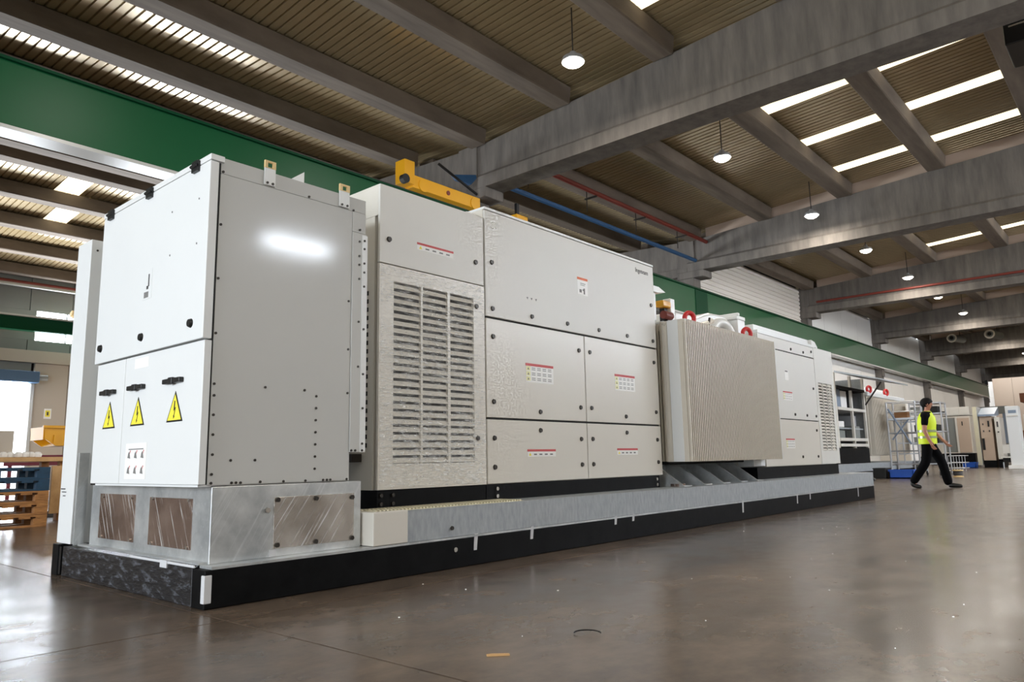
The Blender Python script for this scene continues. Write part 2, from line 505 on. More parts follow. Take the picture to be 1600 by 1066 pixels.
# left wall line: columns, wall panels beyond the second column
wall_left = struct('wall_left', (20, 7.5, 0))
def build_wall_left():
    for k, x in enumerate(BX):
        b = MB().box(x-0.24, x+0.24, 7.12, 7.62, 0, 6.52)
        b.box(x-0.30, x+0.30, 6.75, 7.66, 6.30, 6.52)
        b.box(x-0.24, x+0.24, 7.05, 7.62, 6.52, zt(7.0)+0.05)
        b.build('column', M_conc, wall_left, bevel=0.015, seg=1)
    for k in range(3, 8):
        xa = BX[k]+0.24
        xb = BX[k+1]-0.24 if k < 7 else XW1
        if k == 3:
            # ribbed cladding above the runway beam
            MB().box(xa, xb, 7.44, 7.52, 5.2, 7.6).build('backing_panel', M_wallrib, wall_left)
            n = 14
            for i in range(n):
                z = 5.25+i*0.165
                MB().prism([(7.40, z+0.02), (7.40, z+0.12), (7.44, z+0.15), (7.44, z)], 0, xa, xb).build('cladding_rib', M_wallrib, wall_left)
        else:
            m = 4; s = (xb-xa)/m
            for i in range(m):
                BOX('wall_panel', M_wall, wall_left, xa+i*s+0.012, xa+(i+1)*s-0.012, 7.40, 7.50, 5.2, 7.6, 0.006)
        m = 4; s = (xb-xa)/m
        for i in range(m):
            BOX('wall_panel', M_wall, wall_left, xa+i*s+0.012, xa+(i+1)*s-0.012, 7.40, 7.50, 0.0, 5.19, 0.006)
        MB().box(xa, xb, 7.51, 7.56, 0.0, 7.9).build('backing_panel', M_dark, wall_left)
build_wall_left()

def walls():
    # rear wall of the second bay, with an open roller gate and high strip windows
    wr = struct('wall_rear', (10, 26, 0))
    y0, y1 = 25.8, 26.0
    gx0, gx1, gz = -0.5, 6.45, 3.62
    m = 1.35
    def panel(a, b, z0, z1, mt):
        n = max(1, int(round((b-a)/m))); s = (b-a)/n
        for i in range(n):
            BOX('wall_panel', mt, wr, a+i*s+0.01, a+(i+1)*s-0.01, y0, y1, z0, z1, 0.008)
    panel(-14, gx0, 0, 4.35, M_wallbeige); panel(gx1+0.1, 8.7, 0, 4.35, M_wallbeige); panel(13.1, 40, 0, 4.35, M_wallbeige); panel(8.7, 13.1, 4.30, 4.35, M_wallbeige)
    panel(gx0, gx1, 4.05, 4.35, M_wallgrey)
    BOX('ledge', M_wallbeige, wr, -14, 40, 25.7, 26.0, 4.36, 4.78)
    # window bands
    panel(-14, 40, 4.79, 5.15, M_wallgrey)
    panel(-14, 6.45, 5.15, 6.2, M_wallgrey); panel(9.4, 40, 5.15, 6.2, M_wallgrey)
    panel(-14, 40, 6.2, 7.4, M_wallgrey)
    MB().box(-14, 8.7, 26.0, 26.1, 4.0, 4.3).box(-14, 40, 26.0, 26.1, 4.3, 7.6).box(-14, gx0, 26.0, 26.1, 0, 4.0).box(gx1+.1, 8.7, 26.0, 26.1, 0, 4.3).box(13.1, 40, 26.0, 26.1, 0, 4.3).build('backing_panel', M_dark, wr)
    win = tag(place('window_1', None, (7.9, 25.9, 5.15)), kind='structure')
    for i in range(3):
        BOX('pane', M_glasspane, win, 6.47+i*0.98, 7.41+i*0.98, 25.86, 25.9, 5.17, 6.18)
    for x in (6.455, 7.435, 8.415, 9.395):
        BOX('window_frame', M_wallgrey, win, x-0.02, x+0.02, 25.8, 25.9, 5.15, 6.2)
    gate = tag(place('door_1', None, (3.0, 25.8, 0)), kind='structure')
    BOX('door_frame', M_flange, gate, gx1, gx1+0.1, 25.7, 26.0, 0, gz)
    BOX('door_frame', M_flange, gate, gx0-0.1, gx0, 25.7, 26.0, 0, gz)
    BOX('roller_box', M_hdr, gate, gx0-0.2, gx1+0.15, 25.35, 25.8, gz, 4.02, 0.03)
    MB().tube((gx1+0.15, 25.5, 3.82), (gx1+0.42, 25.5, 3.82), 0.1, n=14).build('roller_motor', M_wallgrey, gate)
    gate2 = tag(place('door_2', None, (10.9, 25.8, 0)), kind='structure')
    BOX('door_frame', M_flange, gate2, 8.71, 8.8, 25.7, 26.0, 0, 4.29)
    BOX('door_frame', M_flange, gate2, 13.0, 13.09, 25.7, 26.0, 0, 4.29)
    BOX('door_frame', M_flange, gate2, 8.8, 13.0, 25.7, 26.0, 4.24, 4.29)
    # far end wall
    we = struct('wall_end', (74, 0, 0))
    for i in range(13):
        BOX('wall_panel', M_wallpink, we, 74.0, 74.2, -12+i*3, -12+i*3+2.98, 0, 8.2)
    # wall on the camera's right and the wall behind the camera with its open gate
    wq = struct('wall_right', (30, -12.1, 0))
    wins = [(7.27, 9.15, 5.95, 6.26), (13.0, 17.6, 5.9, 6.8), (18.4, 23.0, 5.9, 6.8), (23.8, 28.4, 5.9, 6.8), (29.2, 33.8, 5.9, 6.8)]
    edges = [-14.0]
    for i in range(20): edges.append(edges[-1]+4.4)
    for a, b in zip(edges[:-1], edges[1:]):
        BOX('wall_panel', M_wall, wq, a, b-0.01, -12.2, -12.0, 0, 5.88)
        BOX('wall_panel', M_wall, wq, a, b-0.01, -12.2, -12.0, 6.82, 8.1)
    xs = -14.0
    for n_, (a, b, z0, z1) in enumerate(wins):
        BOX('wall_panel', M_wall, wq, xs, a, -12.2, -12.0, 5.88, 6.82)
        if z0 > 5.91:
            BOX('wall_panel', M_wall, wq, a, b, -12.2, -12.0, 5.88, z0)
            BOX('wall_panel', M_wall, wq, a, b, -12.2, -12.0, z1, 6.82)
        w2 = tag(place('window_%d' % (n_+2), None, ((a+b)/2, -12.1, z0)), kind='structure')
        BOX('pane', M_glasspane, w2, a+0.02, b-0.02, -12.12, -12.08, z0+0.01, z1-0.01)
        xs = b
    BOX('wall_panel', M_wall, wq, xs, 74, -12.2, -12.0, 5.88, 6.82)
    wf = struct('wall_front', (-14, 0, 0))
    BOX('wall_panel', M_wallbeige, wf, -14.2, -14.0, -12.2, -4.0, 0, 8.6)
    BOX('wall_panel', M_wallbeige, wf, -14.2, -14.0, 6.0, 26, 0, 8.6)
    BOX('wall_panel', M_wallbeige, wf, -14.2, -14.0, -4.0, 6.0, 5.4, 8.6)
    # bay 2 closes behind the machine hall at its far end
    BOX('wall_panel', M_wallbeige, wr, 39.8, 40.0, 7.6, 26.0, 0, 8.4)
    # safety sign on the wall beside the gate
    s = MB().box(6.93, 7.16, 25.77, 25.80, 2.43, 2.78, 0).box(6.97, 7.12, 25.765, 25.772, 2.50, 2.72, 1).box(7.02, 7.07, 25.76, 25.767, 2.55, 2.67, 2)
    tag(s.build('wall_sign', [M_paper, M_yel, M_inkdark]), 'small pale yellow sign on the wall beside the open gate', 'sign')
walls()

# ------------------------------------------------------------------ crane runway and services
def services():
    t = thing('crane_runway_beam', 'long glossy green steel crane runway beam running the length of the hall', 'crane beam', (30, 7.0, 4.97))
    BOX('web', M_green, t, -13.9, 68.6, 6.93, 7.05, 5.00, 5.86)
    BOX('top_flange', M_green2, t, -13.9, 68.6, 6.88, 7.12, 5.86, 5.90)
    BOX('bottom_flange', M_flange, t, -13.9, 68.6, 6.90, 7.24, 4.95, 5.00)
    BOX('splice_plate', M_green2, t, 18.95, 19.75, 6.915, 6.93, 5.01, 5.85)
    BOX('rail', M_screw, t, -13.9, 68.6, 6.97, 7.03, 5.90, 5.96)
    BOX('end_stop', M_black, t, 68.4, 68.6, 6.9, 7.1, 5.96, 6.35)
    for x in BX[1:]:
        BOX('support_bracket', M_conc, t, x-0.2, x+0.2, 7.05, 7.14, 4.6, 4.95)
    t = thing('crane_end_carriage', 'yellow crane end carriage sitting on the green runway beam', 'crane part', (8.2, 7.0, 5.96))
    BOX('carriage_beam', M_yelpaint, t, 7.35, 9.25, 6.88, 7.12, 6.00, 6.26, 0.01)
    BOX('buffer_post', M_yelpaint, t, 7.12, 7.38, 6.86, 7.14, 6.05, 6.52, 0.01)
    MB().tube((7.15, 6.84, 6.12), (7.15, 6.95, 6.12), 0.09, n=14).build('buffer', M_blackrubber, t)
    for x in (7.62, 9.08):
        MB().tube((x, 6.86, 6.10), (x, 6.90, 6.10), 0.13, n=18).build('wheel', M_yelpaint, t)
    MB().tube((8.3, 6.868, 6.13), (8.3, 6.88, 6.13), 0.05, n=12).build('access_hole', M_redpipe, t)
    t = thing('cable_trolley', 'blue cable trolley bracket beside the nearest concrete column', 'bracket', (9.0, 6.9, 6.5))
    MB().prism([(8.55, 6.62), (9.2, 6.80), (9.22, 6.72), (9.05, 6.54), (8.65, 6.54)], 1, 6.95, 7.05).build('bracket_arm', M_bluepaint, t)
    MB().tube((8.1, 6.95, 6.72), (9.22, 6.95, 6.36), 0.03).build('strut', M_black, t)
    t = thing('small_chain_hoist', 'small dark yellow hoist part behind the top of the tall white cabinet', 'hoist', (10.3, 6.9, 6.0))
    BOX('hoist_body', M_yelpaint, t, 10.35, 10.75, 6.8, 7.0, 5.965, 6.18, 0.02)
    BOX('hoist_hook', M_black, t, 10.42, 10.5, 6.85, 6.92, 6.18, 6.45)
    tag(MB().tube((9.9, 6.98, 6.83), (19.2, 6.98, 6.83), 0.06).build('blue_conduit', M_bluepaint), 'long blue conduit strung along the columns above the runway beam', 'conduit')
    t = thing('sprinkler_pipe', 'dark red sprinkler pipe hung under the roof along the column line', 'pipe', (14.5, 6.6, 7.3))
    MB().tube((9.9, 6.62, 7.38), (19.3, 6.62, 7.38), 0.06).build('pipe_run', M_redpipe, t)
    for i in range(4):
        x = 10.9+i*2.35
        MB().box(x-0.03, x+0.03, 6.6, 6.95, 7.28, 7.31).tube((x, 6.9, 6.95), (x, 6.9, 7.5), 0.012).build('pipe_hanger', M_screw, t)
    tag(MB().tube((29.20, -11.9, 6.93), (29.20, 6.7, 6.93), 0.045).build('sprinkler_pipe', M_redpipe), 'red pipe running across the hall on the third concrete roof beam', 'pipe')
    # pair of cylindrical air heaters far down the hall
    for i, (x, y, txt) in enumerate(((46.0, 5.02, 'left'), (46.0, 3.18, 'right'))):
        t = thing('air_duct_outlet', txt+' one of the two round duct outlets under the far roof', 'duct', (x, y, 6.8), 'duct outlets')
        MB().tube((x, y, 7.08), (x+1.4, y-0.3, 7.10), 0.20, n=20).build('duct_body', M_wallgrey, t)
        MB().torus((x, y, 7.08), (1, 0, 0), 0.21, 0.05).build('duct_rim', M_fin, t)
        MB().tube((x-0.03, y, 7.08), (x-0.005, y, 7.08), 0.10, n=20).build('duct_mouth', M_dark, t)
        MB().tube((x+1, y-0.24, 7.2), (x+1, y-0.24, zt(y)+PH), 0.015, n=6).build('hanger_rod', M_screw, t)
    t = thing('dark_ceiling_unit', 'black box unit hung below the roof at the upper right', 'heater', (12.5, -3.1, 7.24))
    BOX('housing', M_black, t, 12.0, 13.0, -3.9, -2.37, 7.24, 7.78, 0.02)
    BOX('housing_rail', M_chrome, t, 11.98, 12.0, -3.85, -2.45, 7.52, 7.55)
    MB().tube((12.5, -3.1, 7.78), (12.5, -3.1, 8.36), 0.02).build('drop_rod', M_screw, t)
services()

# ------------------------------------------------------------------ lamps
def lamps():
    LB = MB().lathe((0, 0, 0), [(0.0, 0.16), (0.05, 0.16), (0.07, 0.10), (0.17, 0.06), (0.19, 0.0), (0.185, -0.02)], 24).mesh('lamp_housing', [M_alu], (0, 0, 0))
    LG = MB().lathe((0, 0, 0), [(0.0, -0.10), (0.08, -0.09), (0.145, -0.055), (0.18, -0.01), (0.18, 0.0)], 24).mesh('lamp_lens', [M_lampglow], (0, 0, 0))
    order = ['nearest and largest', 'second nearest', 'third nearest', 'fourth nearest', 'fifth nearest', 'sixth nearest', 'seventh nearest', 'eighth nearest', 'ninth nearest', 'tenth nearest', 'eleventh nearest', 'farthest']
    def lamp(x, y, z, label, group):
        t = thing('pendant_lamp', label, 'lamp', (x, y, z), group)
        place('lamp_housing', LB, (x, y, z), t)
        place('lamp_lens', LG, (x, y, z), t)
        zr = zt(y)+PH
        MB().tube((x, y, z+0.15), (x, y, zr), 0.012, n=6).build('cord', M_screw, t)
        d = bpy.data.lights.new('lamp_light', 'AREA')
        d.shape = 'DISK'; d.size = 0.34; d.energy = LAMP_W; d.color = (1.0, 0.94, 0.85)
        l = bpy.data.objects.new('lamp_light', d); COL.objects.link(l)
        l.parent = t; l.location = (0, 0, -0.115)
    for i in range(12):
        x = [7.42, 12.87, 18.3, 23.15, 28.25, 33.05, 38.1, 42.95, 48.05, 52.9, 58.0, 62.9][i]
        lamp(x, 3.0, 7.16, order[i]+' glowing round lamp of the row hanging from the roof', 'row of pendant lamps')
    for i in range(3):  # unseen row, added to light the long side of the skid
        lamp(-3.0+5.2*i*1.6, -7.4, 7.2, ['first', 'second', 'third'][i]+' round pendant lamp of the added, unseen row behind the camera, counted from the front gate', 'added pendant lamps behind the camera')
    lamp(2.22, 3.0, 7.16, 'round pendant lamp overhead just above the picture', None)
lamps()

# ================================================================== THE POWER SKID
SCREW = MB().tube((0, -0.004, 0), (0, 0.002, 0), 0.0075, n=8).mesh('screw', [M_screw], (0, 0, 0))
KNOB = MB().tube((0, -0.012, 0), (0, 0.001, 0), 0.017, 0.021, n=14).mesh('quarter_turn_lock', [M_screw], (0, 0, 0))
BOLT = MB().tube((0, -0.012, 0), (0, 0.0, 0), 0.016, n=6).mesh('bolt', [M_chrome], (0, 0, 0))
BOLTD = MB().tube((0, -0.010, 0), (0, 0.0, 0), 0.014, n=6).mesh('bolt', [M_screw], (0, 0, 0))

def skid():
    t = thing('skid_base', 'long black steel skid base carrying the cabinets, taped and wrapped in film', 'skid base', (5.5, 1.07, 0))
    BOX('long_beam', M_blacksteel, t, 0.0, 11.04, 0.0, 0.14, 0.0, 0.189, 0.006)
    BOX('long_beam', M_blacksteel, t, 0.0, 11.04, 2.01, 2.15, 0.0, 0.195, 0.006)
    BOX('end_beam', M_wrap, t, 0.004, 0.13, 0.14, 1.97, 0.0, 0.19, 0.006)
    BOX('end_beam', M_blacksteel, t, 10.9, 11.036, 0.14, 2.01, 0.0, 0.195, 0.006)
    for i in range(7):
        x = 1.5+i*1.4
        BOX('cross_beam', M_blacksteel, t, x, x+0.12, 0.14, 2.01, 0.02, 0.19)
    BOX('top_ledge', M_galv, t, 0.03, 11.04, -0.006, 0.12, 0.190, 0.203)
    # pale pallet-film corner guard and tapes
    BOX('corner_guard', M_tape, t, -0.006, 0.035, -0.004, 0.03, 0.03, 0.165, 0.004)
    BOX('tape', M_tape, t, 0.0, 0.006, 0.12, 0.9, 0.193, 0.205)
    for x, h in ((1.9, 0.10), (2.5, 0.08), (3.62, 0.06), (3.9, 0.05), (6.15, 0.12), (7.76, 0.11), (8.21, 0.08), (10.21, 0.14)):
        MB().prism([(x, 0.21), (x+0.032, 0.21), (x+0.02, 0.2-h), (x-0.008, 0.2-h)], 1, -0.003, 0.002).build('tape', M_tape, t)
    BOX('tape', M_tape, t, -0.003, 0.10, 0.42, 0.50, 0.17, 0.208)
    # side bracket foot at the rear left end
    BOX('channel_end', M_blacksteel, t, -0.006, 0.05, 2.02, 2.13, 0.0, 0.20, 0.004)
    BOX('channel_recess', M_black, t, -0.001, 0.003, 1.98, 2.01, 0.01, 0.185)
    # galvanized rail along the long side
    BOX('galvanized_rail', M_galvrail, t, 1.30, 11.06, 0.004, 0.03, 0.203, 0.398, 0.004)
    BOX('rail_flange', M_galvrail, t, 1.05, 11.06, 0.004, 0.32, 0.392, 0.400)
    BOX('galvanized_rail', M_galvrail, t, 11.03, 11.06, 0.03, 2.1, 0.203, 0.398)
    BOX('galvanized_rail', M_galvrail, t, 1.30, 11.06, 2.08, 2.1, 0.203, 0.398)
    BOX('deck_plate', M_galvrail, t, 1.03, 11.03, 0.32, 2.08, 0.38, 0.396)
    # anti-slip tread with raised teeth
    b = MB().box(1.06, 2.45, 0.03, 0.27, 0.400, 0.403)
    for i in range(46):
        x = 1.08+i*0.03
        for j in range(5):
            b.box(x, x+0.016, 0.04+j*0.046, 0.07+j*0.046, 0.403, 0.411)
    b.build('tread_plate', M_tan2, t)
    BOX('cover_box', M_cream, t, 1.03, 1.302, -0.006, 0.28, 0.205, 0.405, 0.006)
    place('bolt', BOLTD, (1.69, 0.004, 0.262), t)
    MB().tube((1.72, -0.004, 0.12), (1.72, 0.0, 0.12), 0.016, n=10).build('drain_plug', M_chrome, t)
    # dark base bolt and hook at the far end
    MB().tube((11.06, 0.02, 0.28), (11.14, 0.02, 0.28), 0.03, n=10).build('towing_eye', M_black, t)
M_tan2 = mat('bright_tread', (214, 206, 178), 0.35, metal=0.3)
skid()

def plinth():
    t = thing('galvanized_plinth', 'scuffed galvanized steel plinth under the nearest white cabinet', 'plinth', (0.54, 1.0, 0.203))
    BOX('plinth_body', M_galv, t, 0.067, 1.015, 0.10, 1.70, 0.203, 0.592, 0.003)
    BOX('bottom_lip', M_galv, t, 0.02, 0.067, 0.12, 1.76, 0.203, 0.215)
    BOX('cable_plate', M_copper, t, 0.063, 0.068, 1.02, 1.55, 0.262, 0.538)
    BOX('cable_plate', M_copper, t, 0.063, 0.068, 0.30, 0.82, 0.262, 0.528)
    tt = BOX('side_hatch', M_plate, t, 0.425, 0.962, 0.094, 0.102, 0.246, 0.522, 0.002)
    for x, z in ((0.445, 0.508), (0.692, 0.504), (0.945, 0.498), (0.448, 0.265), (0.695, 0.262), (0.947, 0.260)):
        place('bolt', BOLTD, (x, 0.094, z), t)
    place('bolt', BOLT, (0.385, 0.099, 0.455), t)
    for y in (1.50, 1.07, 0.78, 0.34):
        for z in (0.275, 0.52):
            MB().tube((0.056, y, z), (0.064, y, z), 0.010, n=8).build('bolt', M_chrome, t)
    BOX('tape', M_tape, t, 0.405, 0.445, 0.096, 0.101, 0.205, 0.243)
plinth()

def label_sheet(parent, x0, x1, z0, z1, y, kind='table', head=M_redprint):
    """a printed sticker on a -Y facing panel"""
    h = z1-z0; w_ = x1-x0
    b = MB().box(x0, x1, y-0.0015, y+0.001, z0, z1, 0)
    hb = 0.14*h if kind == 'table' else 0.30*h
    b.box(x0, x1, y-0.0022, y, z1-hb, z1, 1)
    if kind == 'table':
        for r_ in range(3):
            za = z0+h*(0.08+0.27*r_)
            b.box(x0+0.02*w_, x0+0.16*w_, y-0.0022, y, za, za+0.22*h, 2)
            b.prism([(x0+0.06*w_, za+0.05*h), (x0+0.12*w_, za+0.05*h), (x0+0.09*w_, za+0.17*h)], 1, y-0.003, y, 3)
            for c_ in range(4):
                for q in range(2):
                    xa = x0+w_*(0.21+0.195*c_)
                    b.box(xa, xa+w_*0.13, y-0.0022, y, za+h*(0.04+0.09*q), za+h*(0.075+0.09*q), 3)
    else:
        b.prism([(x0+0.05*w_, z0+0.15*h), (x0+0.13*w_, z0+0.15*h), (x0+0.09*w_, z0+0.55*h)], 1, y-0.003, y, 2)
        for c_ in range(4):
            xa = x0+w_*(0.22+0.19*c_)
            b.box(xa, xa+w_*0.10, y-0.0022, y, z0+h*0.22, z0+h*0.42, 3)
    return b.build('warning_label', [M_paper, head, M_palelab if kind == 'table' else M_yel, M_ink], parent)

def cabinet_near():
    t = thing('switchgear_cabinet', 'nearest white cabinet with three yellow lightning triangles on its front', 'cabinet', (0.5, 0.9, 0.595))
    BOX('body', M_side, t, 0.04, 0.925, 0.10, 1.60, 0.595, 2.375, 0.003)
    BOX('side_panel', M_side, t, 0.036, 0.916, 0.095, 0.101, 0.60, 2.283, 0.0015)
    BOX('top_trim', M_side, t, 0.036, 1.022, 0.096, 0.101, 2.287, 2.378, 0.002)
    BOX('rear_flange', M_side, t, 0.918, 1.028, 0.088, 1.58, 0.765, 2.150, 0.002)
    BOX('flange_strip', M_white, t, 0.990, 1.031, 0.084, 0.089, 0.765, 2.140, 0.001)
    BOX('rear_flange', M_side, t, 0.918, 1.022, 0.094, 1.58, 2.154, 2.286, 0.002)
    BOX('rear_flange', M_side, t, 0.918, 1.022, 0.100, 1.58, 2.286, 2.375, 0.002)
    BOX('gasket', M_black, t, 0.018, 0.041, 0.102, 1.55, 0.60, 2.345)
    BOX('front_top_rail', M_white, t, -0.03, 0.05, 0.082, 1.555, 2.346, 2.380, 0.003)
    ud = BOX('upper_door', M_white, t, -0.030, 0.020, 0.084, 1.545, 1.362, 2.342, 0.004)
    for y in (0.238, 0.829, 1.412):
        MB().box(-0.048, -0.02, y-0.034, y+0.034, 2.31, 2.372).tube((-0.05, y-0.034, 2.342), (-0.05, y+0.034, 2.342), 0.010, n=8).build('hinge', M_black, t)
    for y in (0.224, 0.844, 1.456):
        MB().tube((-0.045, y, 1.457), (-0.029, y, 1.457), 0.020, 0.026, n=16).build('lock', M_black, ud)
    for y, z in ((0.523, 2.15), (0.197, 2.149), (0.523, 1.892), (0.202, 1.896)):
        MB().tube((-0.032, y, z), (-0.029, y, z), 0.006, n=8).build('rivet', M_ink, ud)
    b = MB().box(-0.0315, -0.0295, 0.74, 0.86, 1.68, 1.86, 0)
    b.box(-0.0322, -0.031, 0.775, 0.79, 1.755, 1.83, 1).box(-0.0322, -0.031, 0.785, 0.81, 1.74, 1.76, 1).box(-0.0322, -0.031, 0.78, 0.84, 1.69, 1.725, 2)
    b.build('rating_label', [M_white, M_inkdark, M_ink], ud)
    # lower doors
    ld = BOX('lower_door', M_white, t, -0.022, 0.018, 1.068, 1.500, 0.605, 1.352, 0.003)
    ld2 = BOX('lower_door', M_white, t, -0.022, 0.018, 0.075, 1.062, 0.605, 1.352, 0.003)
    for d, y in ((ld, 1.285), (ld2, 0.870), (ld2, 0.395)):
        MB().box(-0.047, -0.022, y-0.105, y+0.105, 1.148, 1.175).box(-0.05, -0.03, y-0.02, y+0.03, 1.142, 1.180).build('handle', M_black, d, bevel=0.004)
        y2 = y-0.022
        b = MB().prism([(y2-0.095, 0.938), (y2+0.095, 0.938), (y2, 1.104)], 0, -0.0245, -0.0225, 0)
        b.prism([(y2-0.080, 0.947), (y2+0.080, 0.947), (y2, 1.088)], 0, -0.0255, -0.0244, 1)
        # lightning bolt
        b.prism([(y2+0.004, 1.052), (y2-0.006, 1.052), (y2-0.004, 1.012), (y2-0.016, 1.018), (y2+0.0, 0.968), (y2-0.006, 0.968), (y2+0.008, 0.955), (y2+0.012, 0.975), (y2+0.006, 0.972), (y2-0.004, 1.004), (y2+0.010, 0.996)], 0, -0.0262, -0.0254, 0)
        b.build('hazard_triangle', [M_black, M_yel], d)
    b = MB().box(-0.0235, -0.0215, 0.70, 0.985, 0.632, 0.838, 0)
    for j in range(2):
        for i in range(3):
            yy = 0.755+i*0.09; zz = 0.662+j*0.088
            b.prism([(yy-0.022, zz), (yy+0.016, zz+0.004), (yy+0.008, zz+0.03), (yy-0.006, zz+0.042)], 0, -0.0245, -0.0234, 1)
            b.prism([(yy-0.012, zz+0.025), (yy-0.026, zz+0.045), (yy-0.018, zz+0.048)], 0, -0.0245, -0.0234, 2)
    b.box(-0.0245, -0.0234, 0.74, 0.94, 0.800, 0.806, 3)
    b.build('instruction_label', [M_paper, M_ink, M_redprint, M_ink], ld2)
    BOX('paper_patch', M_paper, ld2, -0.0232, -0.0215, 0.74, 0.93, 1.275, 1.335)
    # feet strip, lifting lugs, gusset
    BOX('bottom_strip', M_white, t, -0.01, 0.06, 0.10, 1.45, 0.593, 0.604)
    BOX('bottom_block', M_black, t, -0.012, 0.02, 1.45, 1.52, 0.594, 0.606)
    for x0, x1 in ((0.292, 0.362), (0.81, 0.886)):
        l = BOX('lifting_lug', M_white, t, x0, x1, 0.084, 0.094, 2.292, 2.395, 0.002)
        xm = (x0+x1)/2
        b = MB()
        b.box(x0, xm-0.017, 0.083, 0.095, 2.395, 2.440).box(xm+0.017, x1, 0.083, 0.095, 2.395, 2.440).box(xm-0.017, xm+0.017, 0.083, 0.095, 2.430, 2.440).box(xm-0.017, xm+0.017, 0.083, 0.095, 2.395, 2.400)
        b.build('lug_eye', M_tan, l)
        for x in (x0+0.018, x1-0.018):
            place('screw', SCREW, (x, 0.083, 2.305), l)
    MB().prism([(0.478, 2.37), (0.883, 2.678), (0.883, 2.37)], 1, 0.60, 0.61).build('gusset_plate', M_white, t)
    pts = [(0.048, 2.297), (0.047, 1.996), (0.046, 1.695), (0.046, 1.396), (0.596, 2.297), (0.897, 1.696), (0.899, 1.393), (0.924, 2.292),
           (0.05, 1.126), (0.052, 1.065), (0.053, 0.963), (0.055, 0.86), (0.057, 0.757), (0.057, 0.656), (0.056, 0.611),
           (0.346, 1.125), (0.598, 1.123), (0.899, 1.123), (0.159, 0.726), (0.299, 0.726),
           (0.169, 0.609), (0.194, 0.609), (0.22, 0.608), (0.335, 0.609), (0.477, 0.607), (0.618, 0.606), (0.737, 0.606), (0.763, 0.606), (0.787, 0.606), (0.903, 0.606)]
    pts += [(0.678, 1.092-0.07*i) for i in range(7)]
    for x, z in pts:
        place('screw', SCREW, (x, 0.0945, z), t)
    for x, z in [(0.970, 2.094), (0.970, 1.999), (0.970, 1.942), (0.970, 1.85), (0.970, 1.574), (0.970, 1.291), (0.958, 0.776), (0.929, 0.776), (0.972, 2.172)]:
        place('screw', SCREW, (x, 0.0875, z), t)
    for z in (2.105, 2.051, 1.956, 1.897, 1.805, 1.53, 1.246, 1.034, 0.817, 0.776):
        place('screw', SCREW, (1.006, 0.0835, z), t)
    # open leaf standing at the far front corner, with its galvanized stay
    t = thing('open_cabinet_leaf', 'tall narrow white door leaf standing open left of the nearest cabinet', 'door', (0.06, 2.0, 0.205))
    BOX('leaf', M_white, t, 0.010, 0.36, 1.865, 2.115, 0.207, 2.285, 0.004)
    b = MB().box(0.006, 0.011, 2.02, 2.095, 0.56, 0.567).box(0.006, 0.011, 2.00, 2.07, 0.54, 0.546).box(0.006, 0.011, 2.01, 2.05, 0.515, 0.521)
    b.build('printed_mark', M_inkdark, t)
    place('screw', SCREW, (0.05, 1.865, 2.21), t)
    t2 = thing('galvanized_stay', 'slotted galvanized channel standing beside the open white leaf', 'bracket', (0.05, 1.8, 0.205))
    BOX('channel', M_galv, t2, 0.02, 0.06, 1.77, 1.855, 0.207, 0.80)
    BOX('channel_lip', M_galv, t2, 0.0, 0.02, 1.77, 1.785, 0.207, 0.80)
    for i in range(5):
        BOX('slot', M_dark, t2, 0.017, 0.021, 1.805, 1.83, 0.27+i*0.11, 0.31+i*0.11)
cabinet_near()

YF = 0.28       # front plane of the tall cabinets

def film_sheet(parent, x0, x1, z0, z1, y, nx=40, nz=60, amp=0.006):
    b = MB()
    rnd = random.Random(3)
    ph = [(rnd.uniform(2, 9), rnd.uniform(10, 45), rnd.uniform(0, 6.28), rnd.uniform(0.3, 1)) for _ in range(12)]
    vs = []
    for j in range(nz+1):
        for i in range(nx+1):
            x = x0+(x1-x0)*i/nx; z = z0+(z1-z0)*j/nz
            d = sum(a*math.sin(kx*x*3+kz*z+p) for kx, kz, p, a in ph)/12
            vs.append((x, y-amp*(1+d), z))
    fs = [(j*(nx+1)+i, j*(nx+1)+i+1, (j+1)*(nx+1)+i+1, (j+1)*(nx+1)+i) for j in range(nz) for i in range(nx)]
    b.add(vs, fs)
    return b.build('stretch_film', M_film, parent, smooth=True)

def louvre_slat(w_, depth=0.03, h=0.034):
    """a pressed louvre blade: hood that slopes out and down"""
    b = MB()
    b.prism([(0.018, h*0.55), (-0.004, -h*0.45), (-0.002, -h*0.5), (0.021, h*0.5)], 0, -w_/2, w_/2)
    return b.mesh('louvre_slat', [M_cream], (0, 0, 0))

